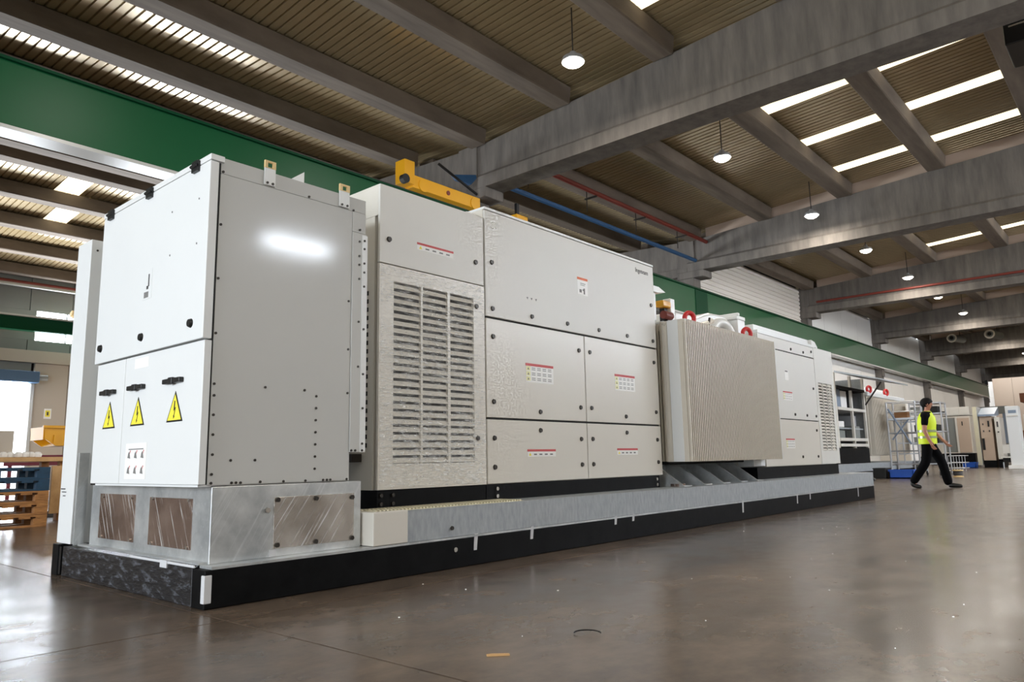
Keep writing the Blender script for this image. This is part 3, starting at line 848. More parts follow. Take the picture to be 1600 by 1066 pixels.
def cabinet_vent():
    t = thing('louvred_cabinet', 'tall grey cabinet with a film-wrapped louvred front beside the nearest cabinet', 'cabinet', (1.8, 1.1, 0.40))
    x0, x1 = 1.285, 2.330
    BOX('body', M_cream, t, x0+0.004, x1, YF+0.06, 1.95, 0.52, 2.60)
    BOX('upper_housing', M_cream, t, x0, x1, YF+0.022, 1.95, 2.40, 2.625, 0.003)
    up = BOX('upper_panel', M_matt, t, x0, x1-0.006, YF, YF+0.022, 2.062, 2.625, 0.004)
    for x in (1.366, 2.231): place('lock', KNOB, (x, YF, 2.236), up)
    label_sheet(up, 1.625, 1.99, 2.218, 2.272, YF, 'strip')
    # louvred door built as a frame with slats
    cols = [(1.412, 1.662), (1.681, 1.927), (1.953, 2.203)]
    zb, ztp = 0.690, 1.945
    d = MB()
    d.box(x0, cols[0][0], YF, YF+0.022, 0.522, 2.054)
    d.box(cols[0][1], cols[1][0], YF, YF+0.022, zb, ztp)
    d.box(cols[1][1], cols[2][0], YF, YF+0.022, zb, ztp)
    d.box(cols[2][1], x1-0.006, YF, YF+0.022, 0.522, 2.054)
    d.box(cols[0][0], cols[2][1], YF, YF+0.022, 0.522, zb)
    d.box(cols[0][0], cols[2][1], YF, YF+0.022, ztp, 2.054)
    dr = d.build('louvred_door', M_cream, t)
    BOX('slat_shade', M_dark, dr, cols[0][0], cols[2][1], YF+0.05, YF+0.058, zb, ztp)  # plain dark sheet: shade behind the slats put in as colour
    n = 24; p = (ztp-zb)/n
    for (a, b_) in cols:
        me = louvre_slat(b_-a)
        for i in range(n):
            place('louvre_slat', me, ((a+b_)/2, YF+0.003, zb+p*(i+0.40)), dr)
    for x, z in ((2.234, 1.884), (2.232, 0.868)): place('lock', KNOB, (x, YF, z), dr)
    film_sheet(t, x0+0.004, x1-0.01, 0.535, 2.045, YF-0.004)
    # vents on the side facing the first cabinet
    b = MB()
    for i in range(19):
        z = 0.80+i*0.058
        b.box(x0-0.001, x0+0.006, 0.40, 1.2, z, z+0.030)
    b.build('side_vent', M_dark, t)  # dark boxes draw the shade of the vent openings
    BOX('plinth_channel', M_blacksteel, t, x0+0.01, x1, YF+0.015, 1.9, 0.400, 0.520)
    for x in (1.325, 1.426): 
        for z in (0.485, 0.430): place('bolt', BOLTD, (x, YF+0.015, z), t)
    BOX('cable_bracket', M_screw, t, 1.20, 1.284, 0.45, 0.9, 0.705, 0.76)
    BOX('top_clip', M_paper, t, 1.62, 1.82, YF+0.10, YF+0.2, 2.625, 2.66, 0.01)
    BOX('top_clip', M_paper, t, 2.2, 2.315, YF+0.06, YF+0.2, 2.625, 2.665, 0.01)
cabinet_vent()

def text_mesh(body, size):
    c = bpy.data.curves.new('lettering', 'FONT')
    c.body = body; c.size = size; c.extrude = 0.0008; c.align_x = 'CENTER'; c.align_y = 'CENTER'
    o = bpy.data.objects.new('lettering', c)
    COL.objects.link(o)
    dg = bpy.context.evaluated_depsgraph_get()
    me = bpy.data.meshes.new_from_object(o.evaluated_get(dg))
    bpy.data.objects.remove(o)
    return me

def cabinet_inverter():
    t = thing('inverter_cabinet', 'widest pale grey cabinet with five flat panels and red-topped labels', 'cabinet', (3.64, 1.1, 0.40))
    x0, x1, xm = 2.338, 4.945, 3.652
    BOX('body', M_cream, t, x0, x1-0.004, YF+0.02, 1.95, 0.52, 2.700)
    BOX('roof_cap', M_white, t, x0-0.002, x1+0.004, YF-0.004, 1.96, 2.700, 2.722, 0.003)
    up = BOX('upper_panel', M_matt, t, x0+0.004, x1, YF, YF+0.022, 1.826, 2.696, 0.004)
    ml = BOX('middle_panel', M_cream, t, x0+0.004, xm-0.005, YF, YF+0.022, 1.030, 1.810, 0.004)
    mr = BOX('middle_panel', M_cream, t, xm+0.005, x1, YF, YF+0.022, 1.030, 1.810, 0.004)
    ll = BOX('lower_panel', M_cream, t, x0+0.004, xm-0.005, YF, YF+0.022, 0.524, 1.014, 0.004)
    lr = BOX('lower_panel', M_cream, t, xm+0.005, x1, YF, YF+0.022, 0.524, 1.014, 0.004)
    BOX('gap_shade', M_dark, t, x0+0.01, x1-0.01, YF+0.012, YF+0.0195, 0.53, 2.69)  # dark sheet standing for the shade in the panel gaps
    for x, z in [(2.416, 2.271), (2.419, 1.893), (2.909, 1.893), (3.404, 1.895), (3.895, 1.895), (4.384, 1.895), (4.872, 1.895), (4.870, 2.276)]:
        place('lock', KNOB, (x, YF, z), up)
    for x, z in [(2.419, 1.668), (2.419, 1.153), (2.991, 1.093), (3.563, 1.668), (3.563, 1.153)]: place('lock', KNOB, (x, YF, z), ml)
    for x, z in [(3.731, 1.668), (3.731, 1.155), (4.301, 1.095), (4.870, 1.670), (4.869, 1.157)]: place('lock', KNOB, (x, YF, z), mr)
    for x, z in [(2.987, 0.94), (2.42, 0.871), (3.557, 0.873), (2.421, 0.649), (3.558, 0.65)]: place('lock', KNOB, (x, YF, z), ll)
    for x, z in [(4.303, 0.941), (3.733, 0.875), (4.868, 0.877), (3.731, 0.65), (4.866, 0.653)]: place('lock', KNOB, (x, YF, z), lr)
    label_sheet(ml, 2.812, 3.180, 1.334, 1.492, YF, 'table')
    label_sheet(mr, 4.130, 4.487, 1.342, 1.498, YF, 'table')
    label_sheet(ll, 2.812, 3.184, 0.724, 0.784, YF, 'strip')
    label_sheet(lr, 4.123, 4.485, 0.730, 0.791, YF, 'strip')
    # white certificate label with an orange head on the upper panel
    b = MB().box(3.575, 3.736, YF-0.0015, YF+0.001, 2.194, 2.358, 0)
    b.box(3.575, 3.736, YF-0.0022, YF, 2.335, 2.358, 1)
    b.box(3.62, 3.70, YF-0.0022, YF, 2.30, 2.306, 2).box(3.62, 3.69, YF-0.0022, YF, 2.285, 2.290, 2)
    b.box(3.605, 3.64, YF-0.0022, YF, 2.215, 2.245, 3).box(3.668, 3.69, YF-0.0022, YF, 2.205, 2.26, 3).box(3.655, 3.668, YF-0.0022, YF, 2.235, 2.25, 3)
    b.build('certificate_label', [M_paper, M_orangeprint, M_ink, M_ink], up)
    # maker's lettering, upper right
    me = text_mesh('Ingeteam', 0.068)
    me.materials.append(M_inkdark)
    place('lettering', me, (4.717, YF-0.001, 2.61), up, (R(90), 0, 0))
    # pale swirl sticker, upper left
    b = MB().box(2.385, 2.50, YF-0.0012, YF+0.001, 2.54, 2.63, 1)
    b.torus((2.432, YF-0.002, 2.585), (0, 1, 0), 0.026, 0.006, 20, 6, 0, 0.6, 5.6)
    b.tube((2.432, YF-0.002, 2.585), (2.46, YF-0.002, 2.60), 0.005, n=6).tube((2.472, YF-0.002, 2.565), (2.472, YF-0.002, 2.61), 0.005, n=6)
    b.build('swirl_sticker', [M_paper, M_matt], up)
    b = MB()
    for x in (2.855, 2.91, 2.97):
        b.prism([(x-0.012, 2.052), (x+0.012, 2.056), (x+0.002, 2.034)], 1, YF-0.0015, YF+0.001)
    b.build('small_print', M_ink, up)
    BOX('plinth_channel', M_blacksteel, t, x0, 4.90, YF+0.015, 1.9, 0.400, 0.520)
    for x in (2.455, 4.84):
        for z in (0.485, 0.430): place('bolt', BOLT, (x, YF+0.015, z), t)
cabinet_inverter()

def transformer():
    t = thing('transformer', 'beige oil transformer with a dense bank of vertical radiator fins', 'transformer', (6.3, 1.0, 0.40))
    BOX('tank', M_dark, t, 5.32, 7.36, 0.42, 1.75, 0.62, 2.10, 0.01)  # tank coloured dark to deepen the shade between the fins
    BOX('lid', M_white, t, 5.15, 7.50, 0.30, 1.85, 2.10, 2.15, 0.008)
    BOX('end_plate', M_white, t, 5.085, 5.10, 0.10, 0.225, 0.652, 2.13, 0.003)
    BOX('end_strip', M_fin, t, 5.09, 5.10, 0.045, 0.10, 0.652, 2.13)
    n = 58; p = (7.44-5.115)/n
    fin = MB().box(-0.0075, 0.0075, 0, 0.30, 0, 1.48).mesh('radiator_fin', [M_fin], (0, 0, 0))
    for i in range(n+1):
        place('radiator_fin', fin, (5.115+i*p, 0.02, 0.652), t)
    BOX('fin_header', M_fin, t, 5.10, 7.455, 0.03, 0.30, 2.085, 2.132, 0.01)
    BOX('fin_header', M_fin, t, 5.10, 7.455, 0.03, 0.30, 0.650, 0.668, 0.005)
    BOX('end_plate', M_white, t, 7.455, 7.47, 0.02, 0.36, 0.652, 2.13, 0.003)
    # second bank on the end facing the inverter cabinet
    fin2 = MB().box(0, 0.20, -0.006, 0.006, 0, 1.46).mesh('radiator_fin', [M_fin], (0, 0, 0))
    for i in range(40):
        place('radiator_fin', fin2, (5.10, 0.245+i*0.036, 0.655), t)
    BOX('fin_header', M_fin, t, 5.12, 5.30, 0.24, 1.72, 2.03, 2.115, 0.02)
    # lifting eyes in red
    for x in (5.455, 6.93):
        MB().torus((x, 0.15, 2.195), (0.45, 1, 0), 0.062, 0.026, 24, 10).build('lifting_eye', M_red, t, smooth=True)
        BOX('eye_block', M_redpipe, t, x-0.03, x+0.03, 0.12, 0.18, 2.132, 2.15)
    # terminal box, bushings and pipes on the lid
    BOX('terminal_box', M_white, t, 4.96, 5.12, 0.36, 0.8, 2.15, 2.46, 0.01)
    MB().prism([(4.96, 2.465), (5.14, 2.465), (5.30, 2.49), (5.16, 2.53), (4.96, 2.53)], 1, 0.34, 0.85).build('terminal_box_roof', M_white, t)
    BOX('relay_box', M_yelpaint, t, 5.27, 5.45, 0.36, 0.46, 2.335, 2.41, 0.015)
    BOX('relay_box', M_white, t, 5.47, 5.57, 0.38, 0.48, 2.15, 2.46, 0.01)
    MB().tube((5.30, 0.38, 2.25), (5.46, 0.38, 2.25), 0.045, n=14).build('valve', M_redpipe, t)
    BOX('valve_body', M_blackrubber, t, 5.36, 5.43, 0.40, 0.46, 2.15, 2.335)
    MB().prism([(5.60, 2.15), (5.60, 2.33), (6.10, 2.34), (6.16, 2.30), (6.16, 2.15)], 1, 0.40, 0.8).build('lid_box', M_white, t, bevel=0.02)
    MB().prism([(6.18, 2.15), (6.18, 2.34), (6.60, 2.46), (7.0, 2.48), (7.14, 2.42), (7.14, 2.15)], 1, 0.46, 1.1).build('conservator', M_white, t, bevel=0.03)
    MB().box(7.16, 7.38, 0.36, 0.8, 2.15, 2.44).box(7.14, 7.40, 0.36, 0.8, 2.44, 2.49).box(7.18, 7.24, 0.36, 0.8, 2.49, 2.53).build('bushing_cover', M_white, t, bevel=0.01)
    MB().torus((6.66, 0.36, 2.13), (0.2, 1, 0), 0.20, 0.06, 24, 12, 0).build('elbow_pipe', M_white, t, smooth=True)
    MB().path([(6.1, 0.36, 2.22), (6.3, 0.36, 2.27), (6.42, 0.36, 2.32)], 0.035).build('pipe', M_fin, t, smooth=True)
    MB().tube((6.28, 0.34, 2.22), (6.33, 0.34, 2.34), 0.014).build('clamp', M_screw, t)
    # support frame under the radiators
    BOX('support_beam', M_galvrail, t, 4.95, 7.15, 0.55, 0.70, 0.40, 0.62)
    BOX('support_beam', M_galvrail, t, 4.95, 7.15, 1.5, 1.65, 0.40, 0.62)
    for i in range(5):
        x = 5.05+i*0.45
        MB().prism([(0.10, 0.40), (0.56, 0.40), (0.56, 0.62), (0.42, 0.62)], 0, x, x+0.03).build('support_gusset', M_galv, t)
        MB().box(x+0.03, x+0.20, 0.12, 0.5, 0.400, 0.412).build('foot_plate', M_galv, t)
    MB().box(5.02, 5.18, 0.16, 0.24, 0.402, 0.43).build('loose_bracket', M_copper, t)
transformer()

def cabinet_far():
    t = thing('far_end_cabinet', 'pale cabinet with a narrow louvred section at the far end of the skid', 'cabinet', (8.9, 1.1, 0.40))
    BOX('body', M_cream, t, 7.55, 9.60, YF+0.02, 1.95, 0.55, 2.30)
    BOX('body', M_cream, t, 9.60, 10.41, YF+0.06, 1.95, 0.55, 2.31)
    BOX('roof_cap', M_white, t, 7.56, 9.68, YF-0.004, 1.96, 2.30, 2.345, 0.004)
    MB().prism([(9.55, 2.345), (9.55, 2.42), (9.70, 2.40), (9.80, 2.33), (9.80, 2.30)], 1, YF, 1.9).build('roof_cover', M_white, t)
    MB().box(7.56, 9.55, YF+0.05, 1.9, 2.345, 2.42).build('roof_cover', M_white, t)
    u = BOX('upper_panel', M_matt, t, 7.56, 9.592, YF, YF+0.022, 2.142, 2.298, 0.003)
    m_ = BOX('middle_panel', M_matt, t, 7.56, 9.592, YF, YF+0.022, 1.193, 2.128, 0.003)
    l = BOX('lower_panel', M_cream, t, 7.56, 9.592, YF, YF+0.022, 0.556, 1.180, 0.003)
    BOX('gap_shade', M_dark, t, 7.57, 9.59, YF+0.012, YF+0.0195, 0.56, 2.29)  # shade of these panel gaps drawn as a dark sheet too
    for x, z in ((8.69, 2.19), (9.17, 2.19), (9.5, 2.23)): place('lock', KNOB, (x, YF, z), u)
    for x, z in ((9.47, 1.67), (8.67, 1.26), (9.13, 1.26), (9.5, 1.26)): place('lock', KNOB, (x, YF, z), m_)
    for x, z in ((9.47, 1.05), (8.84, 0.67), (9.45, 0.67)): place('lock', KNOB, (x, YF, z), l)
    b = MB().box(8.39, 8.53, YF-0.0015, YF, 1.73, 1.87, 0).box(8.41, 8.51, YF-0.002, YF, 1.845, 1.865, 1)
    b.build('certificate_label', [M_paper, M_ink], m_)
    label_sheet(m_, 8.29, 8.62, 1.45, 1.57, YF, 'table')
    label_sheet(l, 8.27, 8.58, 0.79, 0.92, YF, 'table')
    # louvred section
    xa, xb, zb, ztp = 9.70, 10.30, 0.75, 1.78
    d = MB()
    d.box(9.60, xa, YF, YF+0.022, 0.556, 2.31).box(xb, 10.41, YF, YF+0.022, 0.556, 2.31).box(xa, xb, YF, YF+0.022, 0.556, zb).box(xa, xb, YF, YF+0.022, ztp, 2.31)
    dr = d.build('louvred_door', M_matt, t)
    BOX('slat_shade', M_dark, dr, xa, xb, YF+0.05, YF+0.058, zb, ztp)  # dark sheet for the shade inside these louvres
    n = 22; p = (ztp-zb)/n
    ws = (xb-xa-0.04)/3
    me = louvre_slat(ws)
    for c_ in range(3):
        for i in range(n):
            place('louvre_slat', me, (xa+ws/2+c_*(ws+0.02), YF+0.003, zb+p*(i+0.4)), dr)
    for c_ in range(2):
        BOX('mullion', M_matt, dr, xa+ws+c_*(ws+0.02), xa+ws+0.02+c_*(ws+0.02), YF, YF+0.02, zb, ztp)
    BOX('plinth_channel', M_blacksteel, t, 7.3, 10.35, YF+0.015, 1.9, 0.400, 0.550)
    BOX('side_box', M_white, t, 7.20, 7.55, YF+0.01, 0.5, 0.565, 0.645, 0.005)
cabinet_far()

# ================================================================== THE WALKING WORKER
def skin_mesh(name, verts, edges, radii, root, mats, parent, sub=2):
    me = bpy.data.meshes.new(name)
    me.from_pydata([Vector(v) for v in verts], edges, [])
    o = bpy.data.objects.new(name, me)
    COL.objects.link(o)
    sk = o.modifiers.new('skin', 'SKIN')
    lay = me.skin_vertices[0].data
    for i, r_ in enumerate(radii):
        lay[i].radius = r_ if isinstance(r_, tuple) else (r_, r_)
        lay[i].use_root = (i == root)
    sk.use_smooth_shade = True
    ss = o.modifiers.new('sub', 'SUBSURF'); ss.levels = sub; ss.render_levels = sub
    dg = bpy.context.evaluated_depsgraph_get()
    m2 = bpy.data.meshes.new_from_object(o.evaluated_get(dg))
    bpy.data.objects.remove(o)
    m2.name = name
    m2.polygons.foreach_set('use_smooth', [True]*len(m2.polygons))
    m2.materials.clear()
    for mm in mats: m2.materials.append(mm)
    out = place(name, m2, (0, 0, 0), None)
    out.parent = parent
    out.location = (0, 0, 0)
    return out

def ring_loft(rings, n=20):
    """rings: (cx, cy, cz, rx, ry) horizontal ellipses"""
    b = MB(); vs = []; fs = []
    for (cx, cy, cz, rx, ry) in rings:
        for i in range(n):
            a = 2*math.pi*i/n
            vs.append((cx+rx*math.cos(a), cy+ry*math.sin(a), cz))
    for k in range(len(rings)-1):
        for i in range(n):
            fs.append((k*n+i, k*n+(i+1) % n, (k+1)*n+(i+1) % n, (k+1)*n+i))
    return b.add(vs, fs)

def person():
    t = thing('person', 'person in a yellow high-visibility vest and black clothes striding across the floor', 'person', (14.78, -0.02, 0))
    t.rotation_euler = (0, 0, R(-82))      # local +x is the walking direction (toward -Y)
    # joints in local coordinates: x forward, y to the left, z up
    V = []; Ed = []; Ra = []
    def v(p, r_): V.append(p); Ra.append(r_); return len(V)-1
    def chain(ids):
        for a, b in zip(ids[:-1], ids[1:]): Ed.append((a, b))
    pel = v((0.0, 0, 0.96), (0.135, 0.10))
    abd = v((0.0, 0, 1.12), (0.13, 0.095)); che = v((0.015, 0, 1.30), (0.15, 0.11)); upc = v((0.02, 0, 1.42), (0.12, 0.085))
    nek = v((0.035, 0, 1.50), 0.052); nk2 = v((0.05, 0, 1.55), 0.05)
    hd1 = v((0.065, 0, 1.60), (0.066, 0.072)); hd2 = v((0.065, 0, 1.67), (0.076, 0.09)); hd3 = v((0.055, 0, 1.735), (0.06, 0.07))
    chain([pel, abd, che, upc, nek, nk2, hd1, hd2, hd3])
    nose = v((0.155, 0, 1.635), 0.012); chain([hd2, nose])
    # right arm (seen side) swings slightly forward; left arm ahead
    def arm(s, sh, el, wr, hand):
        a = v(sh, 0.058); b = v(el, 0.043); c = v(wr, 0.030)
        chain([upc, a, b, c])
        h = v(hand, (0.034, 0.022)); chain([c, h])
        d = (Vector(hand)-Vector(wr)).normalized()
        side = Vector((0.9, 0, 0.3))
        for k in range(4):
            off = side*(0.024-0.016*k)
            p1 = Vector(hand)+d*0.035+off; p2 = p1+d*(0.034-0.003*abs(k-1))+Vector((0.010, 0, 0)); p3 = p2+d*0.026+Vector((0.014, 0, 0))
            i1 = v(tuple(p1), 0.0095); i2 = v(tuple(p2), 0.009); i3 = v(tuple(p3), 0.008)
            chain([h, i1, i2, i3])
        tp = Vector(wr)+d*0.03+Vector((0.035, 0, 0.0)); tq = tp+d*0.035+Vector((0.012, 0, 0))
        chain([c, v(tuple(tp), 0.011), v(tuple(tq), 0.009)])
    arm(-1, (0.01, -0.19, 1.40), (-0.02, -0.245, 1.12), (0.06, -0.24, 0.90), (0.085, -0.235, 0.835))
    arm(1, (0.02, 0.19, 1.40), (0.10, 0.24, 1.13), (0.25, 0.22, 0.93), (0.30, 0.215, 0.87))
    # legs: right leg trails, left leg leads
    rh = v((0.0, -0.095, 0.90), 0.09); rk = v((-0.07, -0.10, 0.50), 0.062); ra = v((-0.315, -0.10, 0.13), 0.030); rt = v((-0.25, -0.11, 0.045), 0.018)
    lh = v((0.0, 0.095, 0.90), 0.09); lk = v((0.20, 0.10, 0.52), 0.062); la = v((0.29, 0.10, 0.09), 0.030); lt = v((0.40, 0.11, 0.045), 0.018)
    chain([pel, rh, rk, ra, rt]); chain([pel, lh, lk, la, lt])
    skin_mesh('body', V, Ed, Ra, 0, [M_skin], t)
    # black T-shirt with short sleeves
    V2 = [(0.0, 0, 1.0), (0.0, 0, 1.12), (0.015, 0, 1.30), (0.02, 0, 1.43), (0.035, 0, 1.50), (0.01, -0.195, 1.405), (-0.012, -0.235, 1.20), (0.02, 0.195, 1.405), (0.07, 0.23, 1.21)]
    E2 = [(0, 1), (1, 2), (2, 3), (3, 4), (3, 5), (5, 6), (3, 7), (7, 8)]
    skin_mesh('t_shirt', V2, E2, [(0.14, 0.105), (0.14, 0.105), (0.16, 0.12), (0.13, 0.095), 0.062, 0.070, 0.066, 0.070, 0.066], 0, [M_cloth], t)
    # trousers
    V3 = [(0.0, 0, 1.02), (0.0, 0, 0.93), (0.0, -0.095, 0.86), (-0.06, -0.10, 0.50), (-0.345, -0.10, 0.085), (0.0, 0.095, 0.86), (0.20, 0.10, 0.52), (0.285, 0.10, 0.04)]
    E3 = [(0, 1), (1, 2), (2, 3), (3, 4), (1, 5), (5, 6), (6, 7)]
    skin_mesh('trousers', V3, E3, [(0.15, 0.115), (0.155, 0.125), 0.115, 0.092, 0.080, 0.115, 0.092, 0.084], 0, [M_cloth], t)
    def local(mb, name, mats, smooth=True):
        me = mb.mesh(name, mats, (0, 0, 0))
        if smooth: me.polygons.foreach_set('use_smooth', [True]*len(me.polygons))
        o = place(name, me, (0, 0, 0)); o.parent = t; o.location = (0, 0, 0)
        return o
    # shoes
    for pts, rr in (([(-0.36, -0.10, 0.12), (-0.32, -0.10, 0.06), (-0.25, -0.11, 0.038), (-0.17, -0.11, 0.028)], [0.045, 0.05, 0.044, 0.03]),
                    ([(0.265, 0.10, 0.055), (0.33, 0.10, 0.055), (0.43, 0.11, 0.045), (0.51, 0.115, 0.035)], [0.052, 0.055, 0.044, 0.03])):
        skin_mesh('shoe', pts, [(0, 1), (1, 2), (2, 3)], rr, 0, [M_black], t)
    # hi-vis vest: lofted shell with a side slit, two reflective bands
    rg = [(0.0, 0, 0.86, 0.165, 0.205), (0.0, 0, 1.0, 0.165, 0.20), (0.005, 0, 1.15, 0.165, 0.195), (0.015, 0, 1.28, 0.17, 0.20), (0.02, 0, 1.38, 0.155, 0.19), (0.02, 0, 1.45, 0.12, 0.165), (0.03, 0, 1.505, 0.075, 0.085)]
    vest = local(ring_loft(rg, 28), 'hi_vis_vest', [M_vest])
    for z in (0.97, 1.09):
        b = local(ring_loft([(0.002, 0, z, 0.171, 0.205), (0.002, 0, z+0.045, 0.171, 0.204)], 28), 'reflective_band', [M_reflect])
    # armhole patches: the black sleeve and shirt showing at the near shoulder
    # hair cap, ears, eyes, mouth
    hb = MB()
    n, k = 18, 9
    vs = []; fs = []
    for j in range(k+1):
        th = math.pi*0.78*j/k
        for i in range(n):
            a = 2*math.pi*i/n
            dx, dy, dz = math.sin(th)*math.cos(a), math.sin(th)*math.sin(a), math.cos(th)
            th2 = th*(1.0-0.44*max(0.0, math.cos(a))-0.04*abs(math.sin(a)))       # hairline: high over the forehead, low at the nape
            dx, dy, dz = math.sin(th2)*math.cos(a), math.sin(th2)*math.sin(a), math.cos(th2)
            vs.append((0.046+0.115*dx, 0.096*dy, 1.670+0.110*dz))
    for j in range(k):
        for i in range(n):
            fs.append((j*n+i, j*n+(i+1) % n, (j+1)*n+(i+1) % n, (j+1)*n+i))
    hb.add(vs, fs)
    local(hb, 'hair', [M_hair])
    for s in (-1, 1):
        local(MB().torus((0.055, s*0.082, 1.64), (0.2, 1, 0), 0.018, 0.009, 14, 8), 'ear', [M_skin])
        local(MB().tube((0.128, s*0.032, 1.668), (0.142, s*0.032, 1.668), 0.010, 0.007), 'eye', [M_hair])
    local(MB().box(0.128, 0.142, -0.022, 0.022, 1.588, 1.596), 'mouth', [M_redpipe])
person()

# ================================================================== BACKGROUND RIGHT: SECOND SKID, LADDER, CRATES, CABINETS
def second_skid():
    y = 3.2
    t = thing('second_skid_base', 'galvanized base of the second skid standing behind the main one', 'skid base', (21, 4.2, 0))
    BOX('base_beam', M_blacksteel, t, 15.5, 27.2, y-0.25, y-0.05, 0, 0.2)
    BOX('base_beam', M_blacksteel, t, 15.5, 27.2, y+1.7, y+1.9, 0, 0.2)
    BOX('base_beam', M_blacksteel, t, 15.5, 15.7, y-0.05, y+1.7, 0, 0.2)
    BOX('base_beam', M_blacksteel, t, 27.0, 27.2, y-0.05, y+1.7, 0, 0.2)
    BOX('deck', M_galvrail, t, 15.5, 27.2, y-0.25, y+1.9, 0.2, 0.42)
    BOX('plinth_channel', M_blacksteel, t, 19.5, 22.3, y+0.02, y+1.7, 0.42, 0.86)
    # open inverter frame with shelves
    t = thing('open_equipment_frame', 'open cabinet frame with shelves and components on the second skid', 'equipment rack', (20.9, 4.0, 0.86))
    x0, x1, z0, z1 = 19.56, 22.25, 0.86, 2.95
    for x in (x0, 20.95, x1-0.10):
        BOX('upright', M_cream, t, x, x+0.10, y, y+0.06, z0, z1)
    BOX('back_panel', M_inkdark, t, x0, x1, y+1.0, y+1.05, z0, z1)
    BOX('side_panel', M_galvrail, t, x0, x0+0.03, y+0.06, y+1.0, z0, z1)
    BOX('side_panel', M_galvrail, t, x1-0.03, x1, y+0.06, y+1.0, z0, z1)
    for z in (0.9, 1.06+0.0, 1.92, 2.52):
        BOX('shelf', M_cream if z != 2.52 else M_dark, t, x0+0.1, x1-0.05, y-0.02, y+0.9, z, z+0.08)
    BOX('shelf', M_galvrail, t, x0+0.1, x1-0.1, y+0.1, y+0.9, 1.40, 1.44)
    for a, b, z, zz, m_ in ((19.95, 20.35, 2.0, 2.55, M_bluegrey), (20.4, 20.9, 2.0, 2.5, M_paper), (21.05, 21.9, 2.0, 2.48, M_blackrubber), (19.9, 20.5, 1.45, 1.62, M_paper), (19.85, 20.6, 1.15, 1.36, M_wallgrey), (21.2, 21.9, 1.15, 1.5, M_wallgrey), (21.2, 21.6, 1.5, 1.8, M_alu), (20.5, 20.7, 1.15, 1.36, M_blackrubber)):
        BOX('component', m_, t, a, b, y+0.12, y+0.6, z, zz, 0.01)
    # raised top-hinged door with stay
    d = MB().prism([(y-0.02, 2.95), (y-1.2, 2.65), (y-1.2, 2.68), (y-0.02, 3.0)], 0, x0, x1+0.1)
    d.build('raised_door', M_galvrail, t)
    MB().tube((x1, y, 2.15), (x1, y-0.5, 2.82), 0.025).build('door_stay', M_screw, t)
    # transformer behind
    t = thing('second_transformer', 'white transformer with red lifting eyes on the second skid', 'transformer', (24.5, 4.0, 0.42))
    BOX('tank', M_fin, t, 22.6, 26.6, y+0.05, y+1.6, 0.62, 2.45, 0.02)
    for i in range(40):
        pass
    BOX('lid', M_white, t, 22.5, 26.7, y-0.02, y+1.65, 2.45, 2.58, 0.02)
    BOX('conservator', M_white, t, 23.3, 26.2, y+0.4, y+1.2, 2.58, 2.85, 0.1)
    fin = MB().box(-0.012, 0.012, 0, 0.12, 0, 1.75).mesh('radiator_fin', [M_fin], (0, 0, 0))
    for i in range(44):
        place('radiator_fin', fin, (22.65+i*0.09, y-0.08, 0.66), t)
    for x in (22.75, 24.6):
        MB().torus((x, y, 2.66), (0.4, 1, 0), 0.09, 0.04, 18, 8).build('lifting_eye', M_red, t, smooth=True)
second_skid()

